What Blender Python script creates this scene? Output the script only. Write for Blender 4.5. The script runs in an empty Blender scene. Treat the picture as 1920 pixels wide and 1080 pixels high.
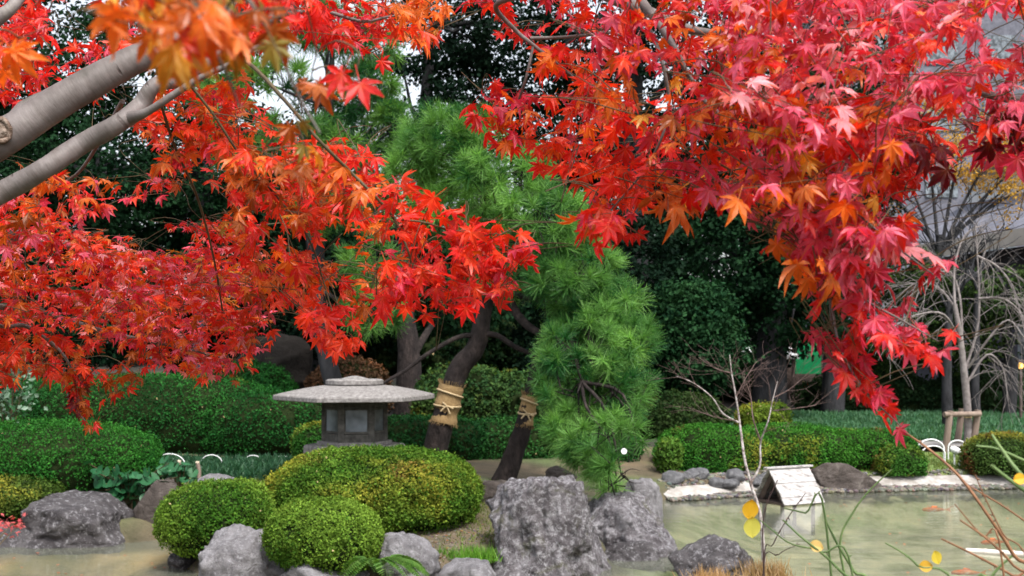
import bpy, bmesh, math, random
import numpy as np
from mathutils import Vector, Matrix
R = math.radians
C = bpy.context.scene
COL = C.collection
rng = np.random.default_rng(7)

# ------------------------------------------------------------------ camera, sky, sun, exposure
F, HOR, HC = 2300.0, 640.0, 2.0            # focal length in photo pixels, horizon row, eye height above the pond
cd = bpy.data.cameras.new('camera'); cam = bpy.data.objects.new('camera', cd); COL.objects.link(cam)
cam.location = (0, 0, HC); cam.rotation_euler = (R(90), 0, 0)
cd.sensor_width = 36; cd.lens = F/1920*36; cd.shift_y = (HOR-540)/1920
cd.clip_start = 0.05; cd.clip_end = 600
cd.dof.use_dof = True; cd.dof.focus_distance = 3.6; cd.dof.aperture_fstop = 9.0
C.camera = cam
SUN_EL, SUN_AZ = R(58), R(150)             # azimuth clockwise from +Y: sun behind and to the right of the camera
w = bpy.data.worlds.new('World'); C.world = w; w.use_nodes = True
nt = w.node_tree; bg = nt.nodes['Background']
sky = nt.nodes.new('ShaderNodeTexSky'); sky.sky_type = 'NISHITA'; sky.sun_disc = False
sky.sun_elevation = SUN_EL; sky.sun_rotation = SUN_AZ; sky.air_density = 1.0; sky.dust_density = 4.0
hs = nt.nodes.new('ShaderNodeHueSaturation'); hs.inputs['Saturation'].default_value = 0.35   # overcast: nearly white
nt.links.new(sky.outputs[0], hs.inputs['Color']); nt.links.new(hs.outputs[0], bg.inputs['Color'])
bg.inputs['Strength'].default_value = 0.12
sl = bpy.data.lights.new('sun', 'SUN'); so = bpy.data.objects.new('sun', sl); COL.objects.link(so)
sl.energy = 1.5; sl.angle = R(10); sl.color = (1.0, 0.96, 0.9)
sd = Vector((math.sin(SUN_AZ)*math.cos(SUN_EL), math.cos(SUN_AZ)*math.cos(SUN_EL), math.sin(SUN_EL)))
so.rotation_euler = (-sd).to_track_quat('-Z', 'Y').to_euler()
C.view_settings.view_transform = 'Standard'; C.view_settings.look = 'None'
C.view_settings.exposure = 1.55; C.view_settings.gamma = 1.0
C.render.engine = 'CYCLES'
cy = C.cycles
cy.max_bounces = 6; cy.diffuse_bounces = 3; cy.glossy_bounces = 3; cy.transmission_bounces = 3; cy.transparent_max_bounces = 8
cy.caustics_reflective = False; cy.caustics_refractive = False

# ------------------------------------------------------------------ helpers
def P(px, py, Y):
    return np.array([(px-960)/F*Y, Y, HC+(HOR-py)/F*Y])

def hash3(ix, iy, iz, s=0):
    h = (ix.astype(np.int64)*374761393 + iy.astype(np.int64)*668265263 + iz.astype(np.int64)*1274126177 + s*974711) & 0x7fffffff
    h = ((h ^ (h >> 13))*1274126177) & 0x7fffffff
    h = h ^ (h >> 16)
    return (h & 0xffff)/65535.0

def vnoise(p, s=0):
    i = np.floor(p).astype(np.int64); f = p-i; u = f*f*(3-2*f)
    r = 0
    for a in (0, 1):
        for b in (0, 1):
            for c in (0, 1):
                wgt = (u[:, 0] if a else 1-u[:, 0])*(u[:, 1] if b else 1-u[:, 1])*(u[:, 2] if c else 1-u[:, 2])
                r = r+wgt*hash3(i[:, 0]+a, i[:, 1]+b, i[:, 2]+c, s)
    return r*2-1

def fbm(p, o=4, s=0, g=.5):
    r, a, t = 0, 1.0, 0
    for k in range(o):
        r = r+a*vnoise(p*(2.03**k)+k*17.3, s+k); t += a; a *= g
    return r/t

class MB:
    """Collects geometry in world coordinates and links it as one mesh object."""
    def __init__(s): s.V = []; s.F = []; s.Cc = []; s.n = 0
    def add(s, v, f, col=(1, 1, 1), mat=0, smooth=False):
        v = np.asarray(v, float).reshape(-1, 3); f = np.asarray(f, np.int64)
        c = np.asarray(col, float)
        if c.ndim == 1: c = np.tile(c, (len(v), 1))
        s.V.append(v); s.Cc.append(c); s.F.append((f+s.n, mat, smooth)); s.n += len(v)
    def build(s, name, mats, parent=None, origin=None):
        if origin is None: origin = parent['_o'] if parent is not None else (0, 0, 0)
        o = np.array(list(origin), float)
        v = np.concatenate(s.V)-o; c = np.concatenate(s.Cc)
        me = bpy.data.meshes.new(name)
        me.vertices.add(len(v)); me.vertices.foreach_set('co', v.astype(np.float32).ravel())
        tot = np.concatenate([np.full(len(f), f.shape[1]) for f, _, _ in s.F])
        lv = np.concatenate([f.ravel() for f, _, _ in s.F])
        me.loops.add(len(lv)); me.loops.foreach_set('vertex_index', lv.astype(np.int32))
        me.polygons.add(len(tot))
        st = np.concatenate([[0], np.cumsum(tot)[:-1]])
        me.polygons.foreach_set('loop_start', st.astype(np.int32))
        me.polygons.foreach_set('loop_total', tot.astype(np.int32))
        me.polygons.foreach_set('material_index', np.concatenate([np.full(len(f), m) for f, m, _ in s.F]).astype(np.int32))
        me.polygons.foreach_set('use_smooth', np.concatenate([np.full(len(f), sm) for f, _, sm in s.F]).astype(bool))
        at = me.color_attributes.new('Col', 'FLOAT_COLOR', 'POINT')
        at.data.foreach_set('color', np.concatenate([c, np.ones((len(c), 1))], 1).astype(np.float32).ravel())
        me.update(calc_edges=True)
        ob = bpy.data.objects.new(name, me); COL.objects.link(ob)
        for m in (mats if isinstance(mats, (list, tuple)) else [mats]): me.materials.append(m)
        if parent is not None: ob.parent = parent
        else: ob.location = o
        return ob

def tag(o, label=None, cat=None, group=None, kind=None):
    if label: o['label'] = label
    if cat: o['category'] = cat
    if group: o['group'] = group
    if kind: o['kind'] = kind
    return o

class Root:
    pass
def thing(name, label, cat, loc, group=None):
    o = bpy.data.objects.new(name, None); COL.objects.link(o); o.location = tuple(loc)
    o.empty_display_size = .1
    o['_o'] = [float(x) for x in loc]
    return tag(o, label, cat, group)

def catmull(pts, n):
    p = np.asarray(pts, float)
    if len(p) == 2: return p[0]+(p[1]-p[0])*np.linspace(0, 1, n)[:, None]
    q = np.concatenate([[2*p[0]-p[1]], p, [2*p[-1]-p[-2]]])
    t = np.linspace(0, len(p)-1-1e-9, n); i = t.astype(int); u = (t-i)[:, None]
    a, b, c, d = q[i], q[i+1], q[i+2], q[i+3]
    return .5*(2*b+(c-a)*u+(2*a-5*b+4*c-d)*u**2+(3*b-a-3*c+d)*u**3)

def tube(mb, pts, rad, sides=8, n=None, col=(1, 1, 1), mat=0, rough=0.0, seed=0):
    pts = np.asarray(pts, float); rad = np.broadcast_to(np.asarray(rad, float), (len(pts),))
    if n is None: n = (len(pts)-1)*4+1
    if n > len(pts):
        rr = np.interp(np.linspace(0, len(pts)-1, n), np.arange(len(pts)), rad); pts = catmull(pts, n)
    else: n = len(pts); rr = rad
    t = np.gradient(pts, axis=0); t /= np.linalg.norm(t, axis=1)[:, None]+1e-12
    up = np.array([0.13, 0.21, 1.0]) if abs(t[:, 2]).mean() < .8 else np.array([1.0, .2, 0.1])
    a = np.cross(t, up); a /= np.linalg.norm(a, axis=1)[:, None]; b = np.cross(t, a)
    th = np.linspace(0, 2*math.pi, sides, endpoint=False)
    ring = np.cos(th)[None, :, None]*a[:, None]+np.sin(th)[None, :, None]*b[:, None]
    r2 = np.repeat(rr[:, None], sides, 1)
    if rough:
        base = pts[:, None]+ring*rr[:, None, None]
        r2 = r2*(1+rough*fbm(base.reshape(-1, 3)/max(rr.max(), .01)*.9, 3, seed).reshape(n, sides))
    v = (pts[:, None]+ring*r2[..., None]).reshape(-1, 3)
    i = np.arange(n-1)[:, None]*sides; j = np.arange(sides)[None]; k = (j+1) % sides
    f = np.stack([i+j, i+k, i+sides+k, i+sides+j], -1).reshape(-1, 4)
    mb.add(v, f, col, mat, True)
    v2 = np.array([pts[0], pts[-1]])
    off = np.concatenate([v[:sides], v[-sides:], v2])
    f2 = [[(q+1) % sides, q, 2*sides] for q in range(sides)]+[[sides+q, sides+(q+1) % sides, 2*sides+1] for q in range(sides)]
    mb.add(off, f2, col, mat, False)
    return pts

def box(mb, c, d, rz=0, col=(1, 1, 1), mat=0, bev=0.0, rx=0):
    x, y, z = np.array(d)/2.0
    if bev > 0:
        prof = []
        bm = bmesh.new(); bmesh.ops.create_cube(bm, size=1)
        for v in bm.verts: v.co = Vector((v.co.x*d[0], v.co.y*d[1], v.co.z*d[2]))
        bmesh.ops.bevel(bm, geom=bm.edges[:], offset=bev, segments=2, affect='EDGES', profile=.5)
        bmesh.ops.triangulate(bm, faces=bm.faces[:])
        v = np.array([q.co[:] for q in bm.verts]); f = np.array([[q.index for q in g.verts] for g in bm.faces]); bm.free()
    else:
        v = np.array([[a, b, cc] for a in (-x, x) for b in (-y, y) for cc in (-z, z)])
        f = np.array([[0, 1, 3, 2], [4, 6, 7, 5], [0, 4, 5, 1], [2, 3, 7, 6], [0, 2, 6, 4], [1, 5, 7, 3]])
    M = np.array(Matrix.Rotation(rz, 3, 'Z') @ Matrix.Rotation(rx, 3, 'X'))
    mb.add(v@M.T+np.array(c, float), f, col, mat)

def prism(mb, poly, z0, z1, col=(1, 1, 1), mat=0):
    """Upright prism over a plan polygon (counter-clockwise)."""
    p = np.asarray(poly, float); n = len(p)
    v = np.concatenate([np.c_[p, np.full(n, z0)], np.c_[p, np.full(n, z1)]])
    mb.add(v, [[i, (i+1) % n, n+(i+1) % n, n+i] for i in range(n)], col, mat)
    mb.add(v, [[n+i for i in range(n)]], col, mat); mb.add(v, [list(range(n))[::-1]], col, mat)

def rots(t, nrm):
    """Rotation matrices whose columns are (side, along, normal)."""
    t = t/np.linalg.norm(t, axis=1)[:, None]
    nrm = nrm-(nrm*t).sum(1)[:, None]*t; nrm /= np.linalg.norm(nrm, axis=1)[:, None]+1e-9
    x = np.cross(t, nrm)
    return np.stack([x, t, nrm], -1)

def instances(mb, tv, tf, pos, rot, sc, col, mat=0, tcol=None, smooth=False):
    n, k = len(pos), len(tv)
    sc = np.broadcast_to(np.asarray(sc, float), (n,))
    v = np.einsum('nij,kj->nki', rot, tv)*sc[:, None, None]+pos[:, None]
    f = (np.arange(n)[:, None, None]*k+np.asarray(tf)[None]).reshape(-1, len(tf[0]))
    c = np.repeat(col[:, None], k, 1)
    if tcol is not None: c = tcol(c)
    mb.add(v.reshape(-1, 3), f, c.reshape(-1, 3), mat, smooth)

def unit(n):
    v = rng.normal(size=(n, 3)); return v/np.linalg.norm(v, axis=1)[:, None]

# ------------------------------------------------------------------ materials
def newmat(name):
    m = bpy.data.materials.new(name); m.use_nodes = True
    n = m.node_tree.nodes; l = m.node_tree.links
    return m, n, l, n['Principled BSDF']

def mat_leaf(name, transl=.4, rough=.45, spec=.4, tint=(1, 1, 1), var=.25, vscale=30, tsat=1.0):
    m, n, l, p = newmat(name)
    a = n.new('ShaderNodeVertexColor'); a.layer_name = 'Col'
    tc = n.new('ShaderNodeTexCoord'); nz = n.new('ShaderNodeTexNoise'); nz.inputs['Scale'].default_value = vscale
    l.new(tc.outputs['Object'], nz.inputs['Vector'])
    h = n.new('ShaderNodeHueSaturation'); mr = n.new('ShaderNodeMapRange')
    mr.inputs['From Min'].default_value = .3; mr.inputs['From Max'].default_value = .7
    mr.inputs['To Min'].default_value = 1-var; mr.inputs['To Max'].default_value = 1+var
    l.new(nz.outputs[0], mr.inputs[0]); l.new(mr.outputs[0], h.inputs['Value']); l.new(a.outputs[0], h.inputs['Color'])
    l.new(h.outputs[0], p.inputs['Base Color'])
    p.inputs['Roughness'].default_value = rough; p.inputs['Specular IOR Level'].default_value = spec
    if transl > 0:
        t = n.new('ShaderNodeBsdfTranslucent'); mx = n.new('ShaderNodeMixShader'); mx.inputs[0].default_value = transl
        mm = n.new('ShaderNodeMix'); mm.data_type = 'RGBA'; mm.blend_type = 'MULTIPLY'; mm.inputs[0].default_value = 1
        mm.inputs[7].default_value = (*tint, 1)
        l.new(h.outputs[0], mm.inputs[6]); l.new(mm.outputs[2], t.inputs['Color'])
        l.new(p.outputs[0], mx.inputs[1]); l.new(t.outputs[0], mx.inputs[2])
        l.new(mx.outputs[0], n['Material Output'].inputs[0])
    return m

def ramp(n, stops):
    r = n.new('ShaderNodeValToRGB'); e = r.color_ramp.elements
    while len(e) < len(stops): e.new(.5)
    for q, (pos, c) in zip(e, stops): q.position = pos; q.color = (*c, 1)
    return r

def mat_noise(name, stops, scale=6, detail=8, rough=.85, bump=.3, bscale=None, stretch=None, spec=.25, rot=None, bdist=.02):
    m, n, l, p = newmat(name)
    tc = n.new('ShaderNodeTexCoord'); mp = n.new('ShaderNodeMapping')
    if stretch: mp.inputs['Scale'].default_value = stretch
    l.new(tc.outputs['Object'], mp.inputs[0])
    nz = n.new('ShaderNodeTexNoise'); nz.inputs['Scale'].default_value = scale; nz.inputs['Detail'].default_value = detail
    nz.inputs['Roughness'].default_value = .65
    l.new(mp.outputs[0], nz.inputs['Vector'])
    r = ramp(n, stops); l.new(nz.outputs[0], r.inputs[0]); l.new(r.outputs[0], p.inputs['Base Color'])
    nb = n.new('ShaderNodeTexNoise'); nb.inputs['Scale'].default_value = bscale or scale*4; nb.inputs['Detail'].default_value = 6
    l.new(mp.outputs[0], nb.inputs['Vector'])
    b = n.new('ShaderNodeBump'); b.inputs['Strength'].default_value = bump; b.inputs['Distance'].default_value = bdist
    l.new(nb.outputs[0], b.inputs['Height']); l.new(b.outputs[0], p.inputs['Normal'])
    p.inputs['Roughness'].default_value = rough; p.inputs['Specular IOR Level'].default_value = spec
    return m

def mat_rock(name, dark, mid, light, moss=(.06, .075, .025), lichen=.5, mossy=.5, scale=5):
    m, n, l, p = newmat(name)
    tc = n.new('ShaderNodeTexCoord')
    def nz(sc, det=8, ro=.6, dist=0):
        q = n.new('ShaderNodeTexNoise'); q.inputs['Scale'].default_value = sc; q.inputs['Detail'].default_value = det
        q.inputs['Roughness'].default_value = ro; q.inputs['Distortion'].default_value = dist
        l.new(tc.outputs['Object'], q.inputs['Vector']); return q
    a = nz(scale, 10, .7, .6)
    r = ramp(n, [(.25, dark), (.5, mid), (.75, light)]); l.new(a.outputs[0], r.inputs[0])
    li = nz(scale*4.5, 12, .8, .3); lr = ramp(n, [(1.0-lichen*.85, (0, 0, 0)), (min(.99, 1.13-lichen*.85), (1, 1, 1))]); l.new(li.outputs[0], lr.inputs[0])
    m1 = n.new('ShaderNodeMix'); m1.data_type = 'RGBA'; l.new(lr.outputs[0], m1.inputs[0]); l.new(r.outputs[0], m1.inputs[6])
    m1.inputs[7].default_value = (.40, .39, .41, 1)
    mo = nz(scale*.7, 8, .7, 1.0); mr = ramp(n, [(1-mossy*.8, (0, 0, 0)), (min(.99, 1.15-mossy*.8), (1, 1, 1))]); l.new(mo.outputs[0], mr.inputs[0])
    m2 = n.new('ShaderNodeMix'); m2.data_type = 'RGBA'; l.new(mr.outputs[0], m2.inputs[0]); l.new(m1.outputs[2], m2.inputs[6])
    m2.inputs[7].default_value = (*moss, 1)
    l.new(m2.outputs[2], p.inputs['Base Color'])
    b1 = nz(scale*4, 12, .8); vo = n.new('ShaderNodeTexVoronoi'); vo.feature = 'DISTANCE_TO_EDGE'; vo.inputs['Scale'].default_value = scale*1.6
    wv = nz(scale*1.5, 4); ad = n.new('ShaderNodeMixRGB'); ad.inputs[0].default_value = .12
    l.new(tc.outputs['Object'], ad.inputs[1]); l.new(wv.outputs['Color'], ad.inputs[2]); l.new(ad.outputs[0], vo.inputs['Vector'])
    vr = ramp(n, [(0, (0, 0, 0)), (.06, (1, 1, 1))]); l.new(vo.outputs[0], vr.inputs[0])
    sm = n.new('ShaderNodeMath'); sm.operation = 'MULTIPLY_ADD'; sm.inputs[1].default_value = .12
    l.new(vr.outputs[0], sm.inputs[0]); l.new(b1.outputs[0], sm.inputs[2])
    b = n.new('ShaderNodeBump'); b.inputs['Strength'].default_value = 1.0; b.inputs['Distance'].default_value = .06
    l.new(sm.outputs[0], b.inputs['Height']); l.new(b.outputs[0], p.inputs['Normal'])
    p.inputs['Roughness'].default_value = .9; p.inputs['Specular IOR Level'].default_value = .2
    return m

M = {}
M['maple'] = mat_leaf('maple leaf', .47, .42, .45, (1.35, .72, .42), .15, 60)
M['needle'] = mat_leaf('pine needle', .4, .5, .3, (1, 1.05, .6), .12, 6)
M['azalea'] = mat_leaf('clipped leaf', .3, .65, .06, (1.1, 1.1, .6), .25, 14)
M['evergreen'] = mat_leaf('evergreen leaf', .1, .7, .05, (1, 1.1, .6), .25, 2)
M['glossy'] = mat_leaf('glossy leaf', .2, .38, .22, (1, 1.1, .6), .15, 14)
M['grass'] = mat_leaf('grass blade', .4, .5, .3, (1.1, 1.1, .5), .2, 3)
M['ginkgo'] = mat_leaf('yellow leaf', .4, .5, .3, (1.1, 1, .6), .15, 3)
M['twigcore'] = mat_noise('shrub twigs', [(.3, (.006, .014, .004)), (.7, (.018, .026, .008))], 20, spec=.05)
def mat_maplebark():
    m, n, l, p = newmat('maple bark')
    tc = n.new('ShaderNodeTexCoord'); mp = n.new('ShaderNodeMapping'); mp.inputs['Rotation'].default_value = (0, R(32), 0); l.new(tc.outputs['Object'], mp.inputs[0])
    def nz(sc, st, det=6):
        m2 = n.new('ShaderNodeMapping'); m2.inputs['Scale'].default_value = st; l.new(mp.outputs[0], m2.inputs[0])
        q = n.new('ShaderNodeTexNoise'); q.inputs['Scale'].default_value = sc; q.inputs['Detail'].default_value = det; q.inputs['Roughness'].default_value = .65; l.new(m2.outputs[0], q.inputs['Vector']); return q
    a = nz(7, (1, 1, 1), 8); r = ramp(n, [(.28, (.05, .048, .036)), (.45, (.10, .085, .08)), (.58, (.145, .125, .12)), (.75, (.24, .225, .205))]); l.new(a.outputs[0], r.inputs[0])
    st_ = nz(10, (5, .8, .8), 5); sr = ramp(n, [(.3, (.80, .77, .74)), (.55, (1, 1, 1)), (.75, (1.12, 1.1, 1.1))]); l.new(st_.outputs[0], sr.inputs[0])
    le = nz(9, (4.2, 1.0, 1.0), 2); lr = ramp(n, [(.66, (1, 1, 1)), (.72, (.3, .22, .2))]); l.new(le.outputs[0], lr.inputs[0])
    x = n.new('ShaderNodeMixRGB'); x.blend_type = 'MULTIPLY'; x.inputs[0].default_value = 1; l.new(r.outputs[0], x.inputs[1]); l.new(sr.outputs[0], x.inputs[2])
    y = n.new('ShaderNodeMixRGB'); y.blend_type = 'MULTIPLY'; y.inputs[0].default_value = 1; l.new(x.outputs[0], y.inputs[1]); l.new(lr.outputs[0], y.inputs[2])
    l.new(y.outputs[0], p.inputs['Base Color']); b = n.new('ShaderNodeBump'); b.inputs['Strength'].default_value = .5; b.inputs['Distance'].default_value = .006
    sm = n.new('ShaderNodeMath'); sm.operation = 'ADD'; l.new(st_.outputs[0], sm.inputs[0]); l.new(lr.outputs[0], sm.inputs[1]); l.new(sm.outputs[0], b.inputs['Height']); l.new(b.outputs[0], p.inputs['Normal'])
    p.inputs['Roughness'].default_value = .6; p.inputs['Specular IOR Level'].default_value = .35; return m
M['maplebark'] = mat_maplebark()
M['twig'] = mat_noise('maple twig', [(.3, (.045, .03, .018)), (.7, (.11, .085, .04))], 20, rough=.6, bump=.1)
M['pinebark'] = mat_noise('pine bark', [(.3, (.006, .0045, .0045)), (.55, (.022, .0165, .0155)), (.75, (.06, .045, .04))], 9, 10, .95, 1.0, 22, (1, 1, .5), bdist=.03)
M['darkbark'] = mat_noise('dark bark', [(.3, (.008, .008, .009)), (.7, (.045, .045, .05))], 6, 8, .9, .8, 20, (1, 1, .4))
M['palebark'] = mat_noise('pale bark', [(.3, (.10, .085, .08)), (.7, (.27, .24, .235))], 12, 6, .8, .3)
M['redtwig'] = mat_noise('brown twig', [(.3, (.06, .035, .03)), (.7, (.16, .11, .10))], 20, rough=.7, bump=.1)
M['whitebark'] = mat_noise('whitish bark', [(.35, (.10, .07, .06)), (.5, (.30, .26, .25)), (.65, (.52, .49, .48))], 22, 6, .8, .3)
M['stone'] = mat_noise('lantern granite', [(.3, (.085, .078, .075)), (.5, (.18, .168, .162)), (.7, (.30, .285, .278))], 26, 10, .9, .35, 90, bdist=.008)
M['darkstone'] = mat_noise('dark granite', [(.3, (.035, .033, .03)), (.6, (.10, .095, .085)), (.8, (.2, .19, .175))], 14, 10, .9, .35, 60, bdist=.008)  # darker granite of the fire box and window frames
M['rock_big'] = mat_rock('lichened rock', (.032, .028, .030), (.125, .112, .120), (.34, .325, .345), moss=(.09, .09, .038), lichen=.605, mossy=.545, scale=4.5)
M['rock_grey'] = mat_rock('grey rock', (.06, .056, .06), (.22, .21, .22), (.43, .42, .44), lichen=.57, mossy=.40, scale=5)
M['rock_dark'] = mat_rock('dark rock', (.025, .022, .024), (.075, .068, .072), (.17, .16, .165), lichen=.56, mossy=.42, scale=4)
M['rock_brown'] = mat_rock('brown rock', (.03, .025, .022), (.085, .07, .062), (.2, .175, .16), lichen=.36, mossy=.45, scale=4)
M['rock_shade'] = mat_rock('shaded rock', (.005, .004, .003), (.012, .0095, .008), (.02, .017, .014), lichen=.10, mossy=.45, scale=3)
M['pebble'] = mat_rock('cobble', (.07, .07, .075), (.17, .17, .18), (.32, .32, .33), lichen=.4, mossy=.25, scale=9)
M['straw'] = mat_noise('straw', [(.3, (.20, .12, .05)), (.7, (.42, .29, .14))], 30, 6, .9, .8, 60, (6, 6, .6), bdist=.02)
M['rope'] = mat_noise('straw rope', [(.3, (.33, .24, .13)), (.7, (.55, .43, .26))], 60, 6, .9, .5)
M['wood'] = mat_noise('weathered wood', [(.3, (.14, .10, .08)), (.7, (.27, .21, .17))], 8, 8, .85, .4, 30, (1, 1, .2))
M['cutbark'] = mat_noise('healed cut', [(.35, (.05, .03, .022)), (.5, (.14, .095, .07)), (.65, (.24, .19, .155))], 40, 6, .8, .6, 80)
M['cutwood'] = mat_noise('cut wood', [(.3, (.5, .42, .3)), (.7, (.68, .6, .46))], 20)
M['paintwood'] = mat_noise('bleached boards', [(.3, (.11, .10, .095)), (.46, (.30, .285, .28)), (.66, (.43, .415, .415))], 7, 8, .8, .2, 30, (.3, 3, 3), bdist=.008)
M['houseside'] = mat_noise('dark boards', [(.3, (.05, .035, .03)), (.7, (.13, .095, .085))], 9, 8, .85, .3)
M['white'] = mat_noise('white coated metal', [(.3, (.66, .67, .68)), (.7, (.8, .8, .8))], 12, rough=.4, bump=.03, spec=.5)
M['koi'] = mat_noise('koi skin', [(.42, (.75, .14, .02)), (.55, (.85, .30, .10)), (.62, (.85, .8, .72))], 6, rough=.35, bump=.05)
M['red'] = mat_noise('red paint', [(.3, (.5, .02, .015)), (.7, (.65, .04, .02))], 8, rough=.5, bump=.05)
M['tile'] = mat_noise('slate roof', [(.3, (.07, .072, .09)), (.5, (.12, .122, .15)), (.75, (.19, .195, .235))], 1.6, 10, .7, .6, 6, bdist=.05)
M['plaster'] = mat_noise('white plaster', [(.3, (.68, .68, .68)), (.7, (.8, .8, .8))], 1.5, rough=.8, bump=.05)
M['fascia'] = mat_noise('cream fascia', [(.3, (.42, .37, .32)), (.7, (.60, .54, .47))], 1.2, rough=.7, bump=.1)
M['darkwall'] = mat_noise('dark wall', [(.3, (.02, .018, .03)), (.7, (.06, .055, .08))], 1.2, rough=.6, bump=.1)
M['shore'] = mat_noise('pale sand', [(.32, (.15, .13, .11)), (.5, (.30, .28, .26)), (.68, (.46, .45, .44))], 4, 8, .9, .5, 40)
M['pathm'] = mat_noise('pale path', [(.3, (.17, .16, .15)), (.7, (.28, .265, .255))], 3)
M['bamboo'] = mat_noise('pale bamboo', [(.3, (.5, .44, .38)), (.7, (.7, .64, .58))], 8, rough=.5, bump=.1)

def mat_glow(name, col, st):
    m, n, l, p = newmat(name)
    p.inputs['Base Color'].default_value = (*col, 1); p.inputs['Emission Color'].default_value = (*col, 1); p.inputs['Emission Strength'].default_value = st
    tc = n.new('ShaderNodeTexCoord'); nz = n.new('ShaderNodeTexNoise'); nz.inputs['Scale'].default_value = 11
    l.new(tc.outputs['Object'], nz.inputs['Vector']); r = ramp(n, [(.42, tuple(c*.12 for c in col)), (.6, col)])  # mottled glow, stands in for leaf shadow across the green sheet
    l.new(nz.outputs[0], r.inputs[0]); l.new(r.outputs[0], p.inputs['Emission Color'])
    return m
M['greenpanel'] = mat_glow('glowing green sheet', (.0, .22, .07), .10)  # faint glow added to keep the sheet from going dark in the wood
M['lamp'] = mat_glow('lamp glass', (1.0, .5, .12), 1.6)

def mat_window():
    m, n, l, p = newmat('paper window')
    tc = n.new('ShaderNodeTexCoord'); nz = n.new('ShaderNodeTexNoise'); nz.inputs['Scale'].default_value = 5
    l.new(tc.outputs['Object'], nz.inputs['Vector']); r = ramp(n, [(.35, (.03, .038, .045)), (.65, (.19, .22, .25))])
    l.new(nz.outputs[0], r.inputs[0]); l.new(r.outputs[0], p.inputs['Base Color']); p.inputs['Roughness'].default_value = .35
    return m
M['window'] = mat_window()

def mat_ground():
    m, n, l, p = newmat('ground')
    tc = n.new('ShaderNodeTexCoord')
    a = n.new('ShaderNodeVertexColor'); a.layer_name = 'Col'
    nz = n.new('ShaderNodeTexNoise'); nz.inputs['Scale'].default_value = 2.2; nz.inputs['Detail'].default_value = 12; nz.inputs['Roughness'].default_value = .7
    l.new(tc.outputs['Object'], nz.inputs['Vector'])
    r = ramp(n, [(.36, (.45, .5, .35)), (.52, (1, 1, 1)), (.68, (1.35, 1.25, 1.15))]); l.new(nz.outputs[0], r.inputs[0])
    mx = n.new('ShaderNodeMix'); mx.data_type = 'RGBA'; mx.blend_type = 'MULTIPLY'; mx.inputs[0].default_value = 1
    l.new(a.outputs[0], mx.inputs[6]); l.new(r.outputs[0], mx.inputs[7]); l.new(mx.outputs[2], p.inputs['Base Color'])
    nb = n.new('ShaderNodeTexNoise'); nb.inputs['Scale'].default_value = 30; nb.inputs['Detail'].default_value = 8
    l.new(tc.outputs['Object'], nb.inputs['Vector'])
    b = n.new('ShaderNodeBump'); b.inputs['Strength'].default_value = .6; b.inputs['Distance'].default_value = .03
    l.new(nb.outputs[0], b.inputs['Height']); l.new(b.outputs[0], p.inputs['Normal']); p.inputs['Roughness'].default_value = .95
    return m
M['ground'] = mat_ground()

def mat_water():
    m, n, l, p = newmat('pond water')
    n.remove(p)
    tc = n.new('ShaderNodeTexCoord'); mp = n.new('ShaderNodeMapping'); mp.inputs['Scale'].default_value = (1.2, 4.5, 1)
    l.new(tc.outputs['Object'], mp.inputs[0])
    nz = n.new('ShaderNodeTexNoise'); nz.inputs['Scale'].default_value = 2.2; nz.inputs['Detail'].default_value = 4; nz.inputs['Distortion'].default_value = .6
    l.new(mp.outputs[0], nz.inputs['Vector'])
    b = n.new('ShaderNodeBump'); b.inputs['Strength'].default_value = .07; b.inputs['Distance'].default_value = .05
    l.new(nz.outputs[0], b.inputs['Height'])
    fr = n.new('ShaderNodeFresnel'); fr.inputs['IOR'].default_value = 1.4; l.new(b.outputs[0], fr.inputs['Normal'])
    g = n.new('ShaderNodeBsdfGlossy'); g.inputs['Roughness'].default_value = .02; l.new(b.outputs[0], g.inputs['Normal'])
    t = n.new('ShaderNodeBsdfTransparent'); t.inputs['Color'].default_value = (.86, .88, .78, 1)
    d = n.new('ShaderNodeBsdfDiffuse'); d.inputs['Color'].default_value = (.35, .37, .30, 1)     # silt held in the water
    ms = n.new('ShaderNodeMixShader'); ms.inputs[0].default_value = .22
    l.new(t.outputs[0], ms.inputs[1]); l.new(d.outputs[0], ms.inputs[2])
    mx = n.new('ShaderNodeMixShader'); l.new(fr.outputs[0], mx.inputs[0]); l.new(ms.outputs[0], mx.inputs[1]); l.new(g.outputs[0], mx.inputs[2])
    l.new(mx.outputs[0], n['Material Output'].inputs[0])
    return m
M['water'] = mat_water()

# ------------------------------------------------------------------ ground and water
POND = np.array([(-40, 7.6), (-40, 11.9), (-5, 11.9), (-3.7, 12.1), (-3.2, 12.5), (-3.0, 10.9), (-2.7, 10.35), (-1.7, 10.0), (-.45, 10.0), (-.25, 10.45), (.2, 10.65), (.75, 10.8),
                 (.9, 10.8), (1.15, 12.0), (1.45, 13.2), (1.75, 14.1), (1.95, 15.3), (2.3, 15.7), (3.5, 16.4), (5, 16.8), (8, 17.1), (40, 17.4), (40, 7.4)])
def pond_dist(x, y):
    p = np.stack([x, y], -1); d = np.full(len(p), 1e9); ins = np.zeros(len(p), bool)
    for a, b in zip(POND, np.roll(POND, -1, 0)):
        e = b-a; t = np.clip(((p-a)@e)/(e@e), 0, 1); d = np.minimum(d, np.linalg.norm(p-a-t[:, None]*e, axis=1))
        c = ((a[1] > y) != (b[1] > y)) & (x < (b[0]-a[0])*(y-a[1])/(b[1]-a[1]+1e-12)+a[0]); ins ^= c
    return np.where(ins, -d, d)
def sstep(a, b, x):
    t = np.clip((x-a)/(b-a), 0, 1); return t*t*(3-2*t)
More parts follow.
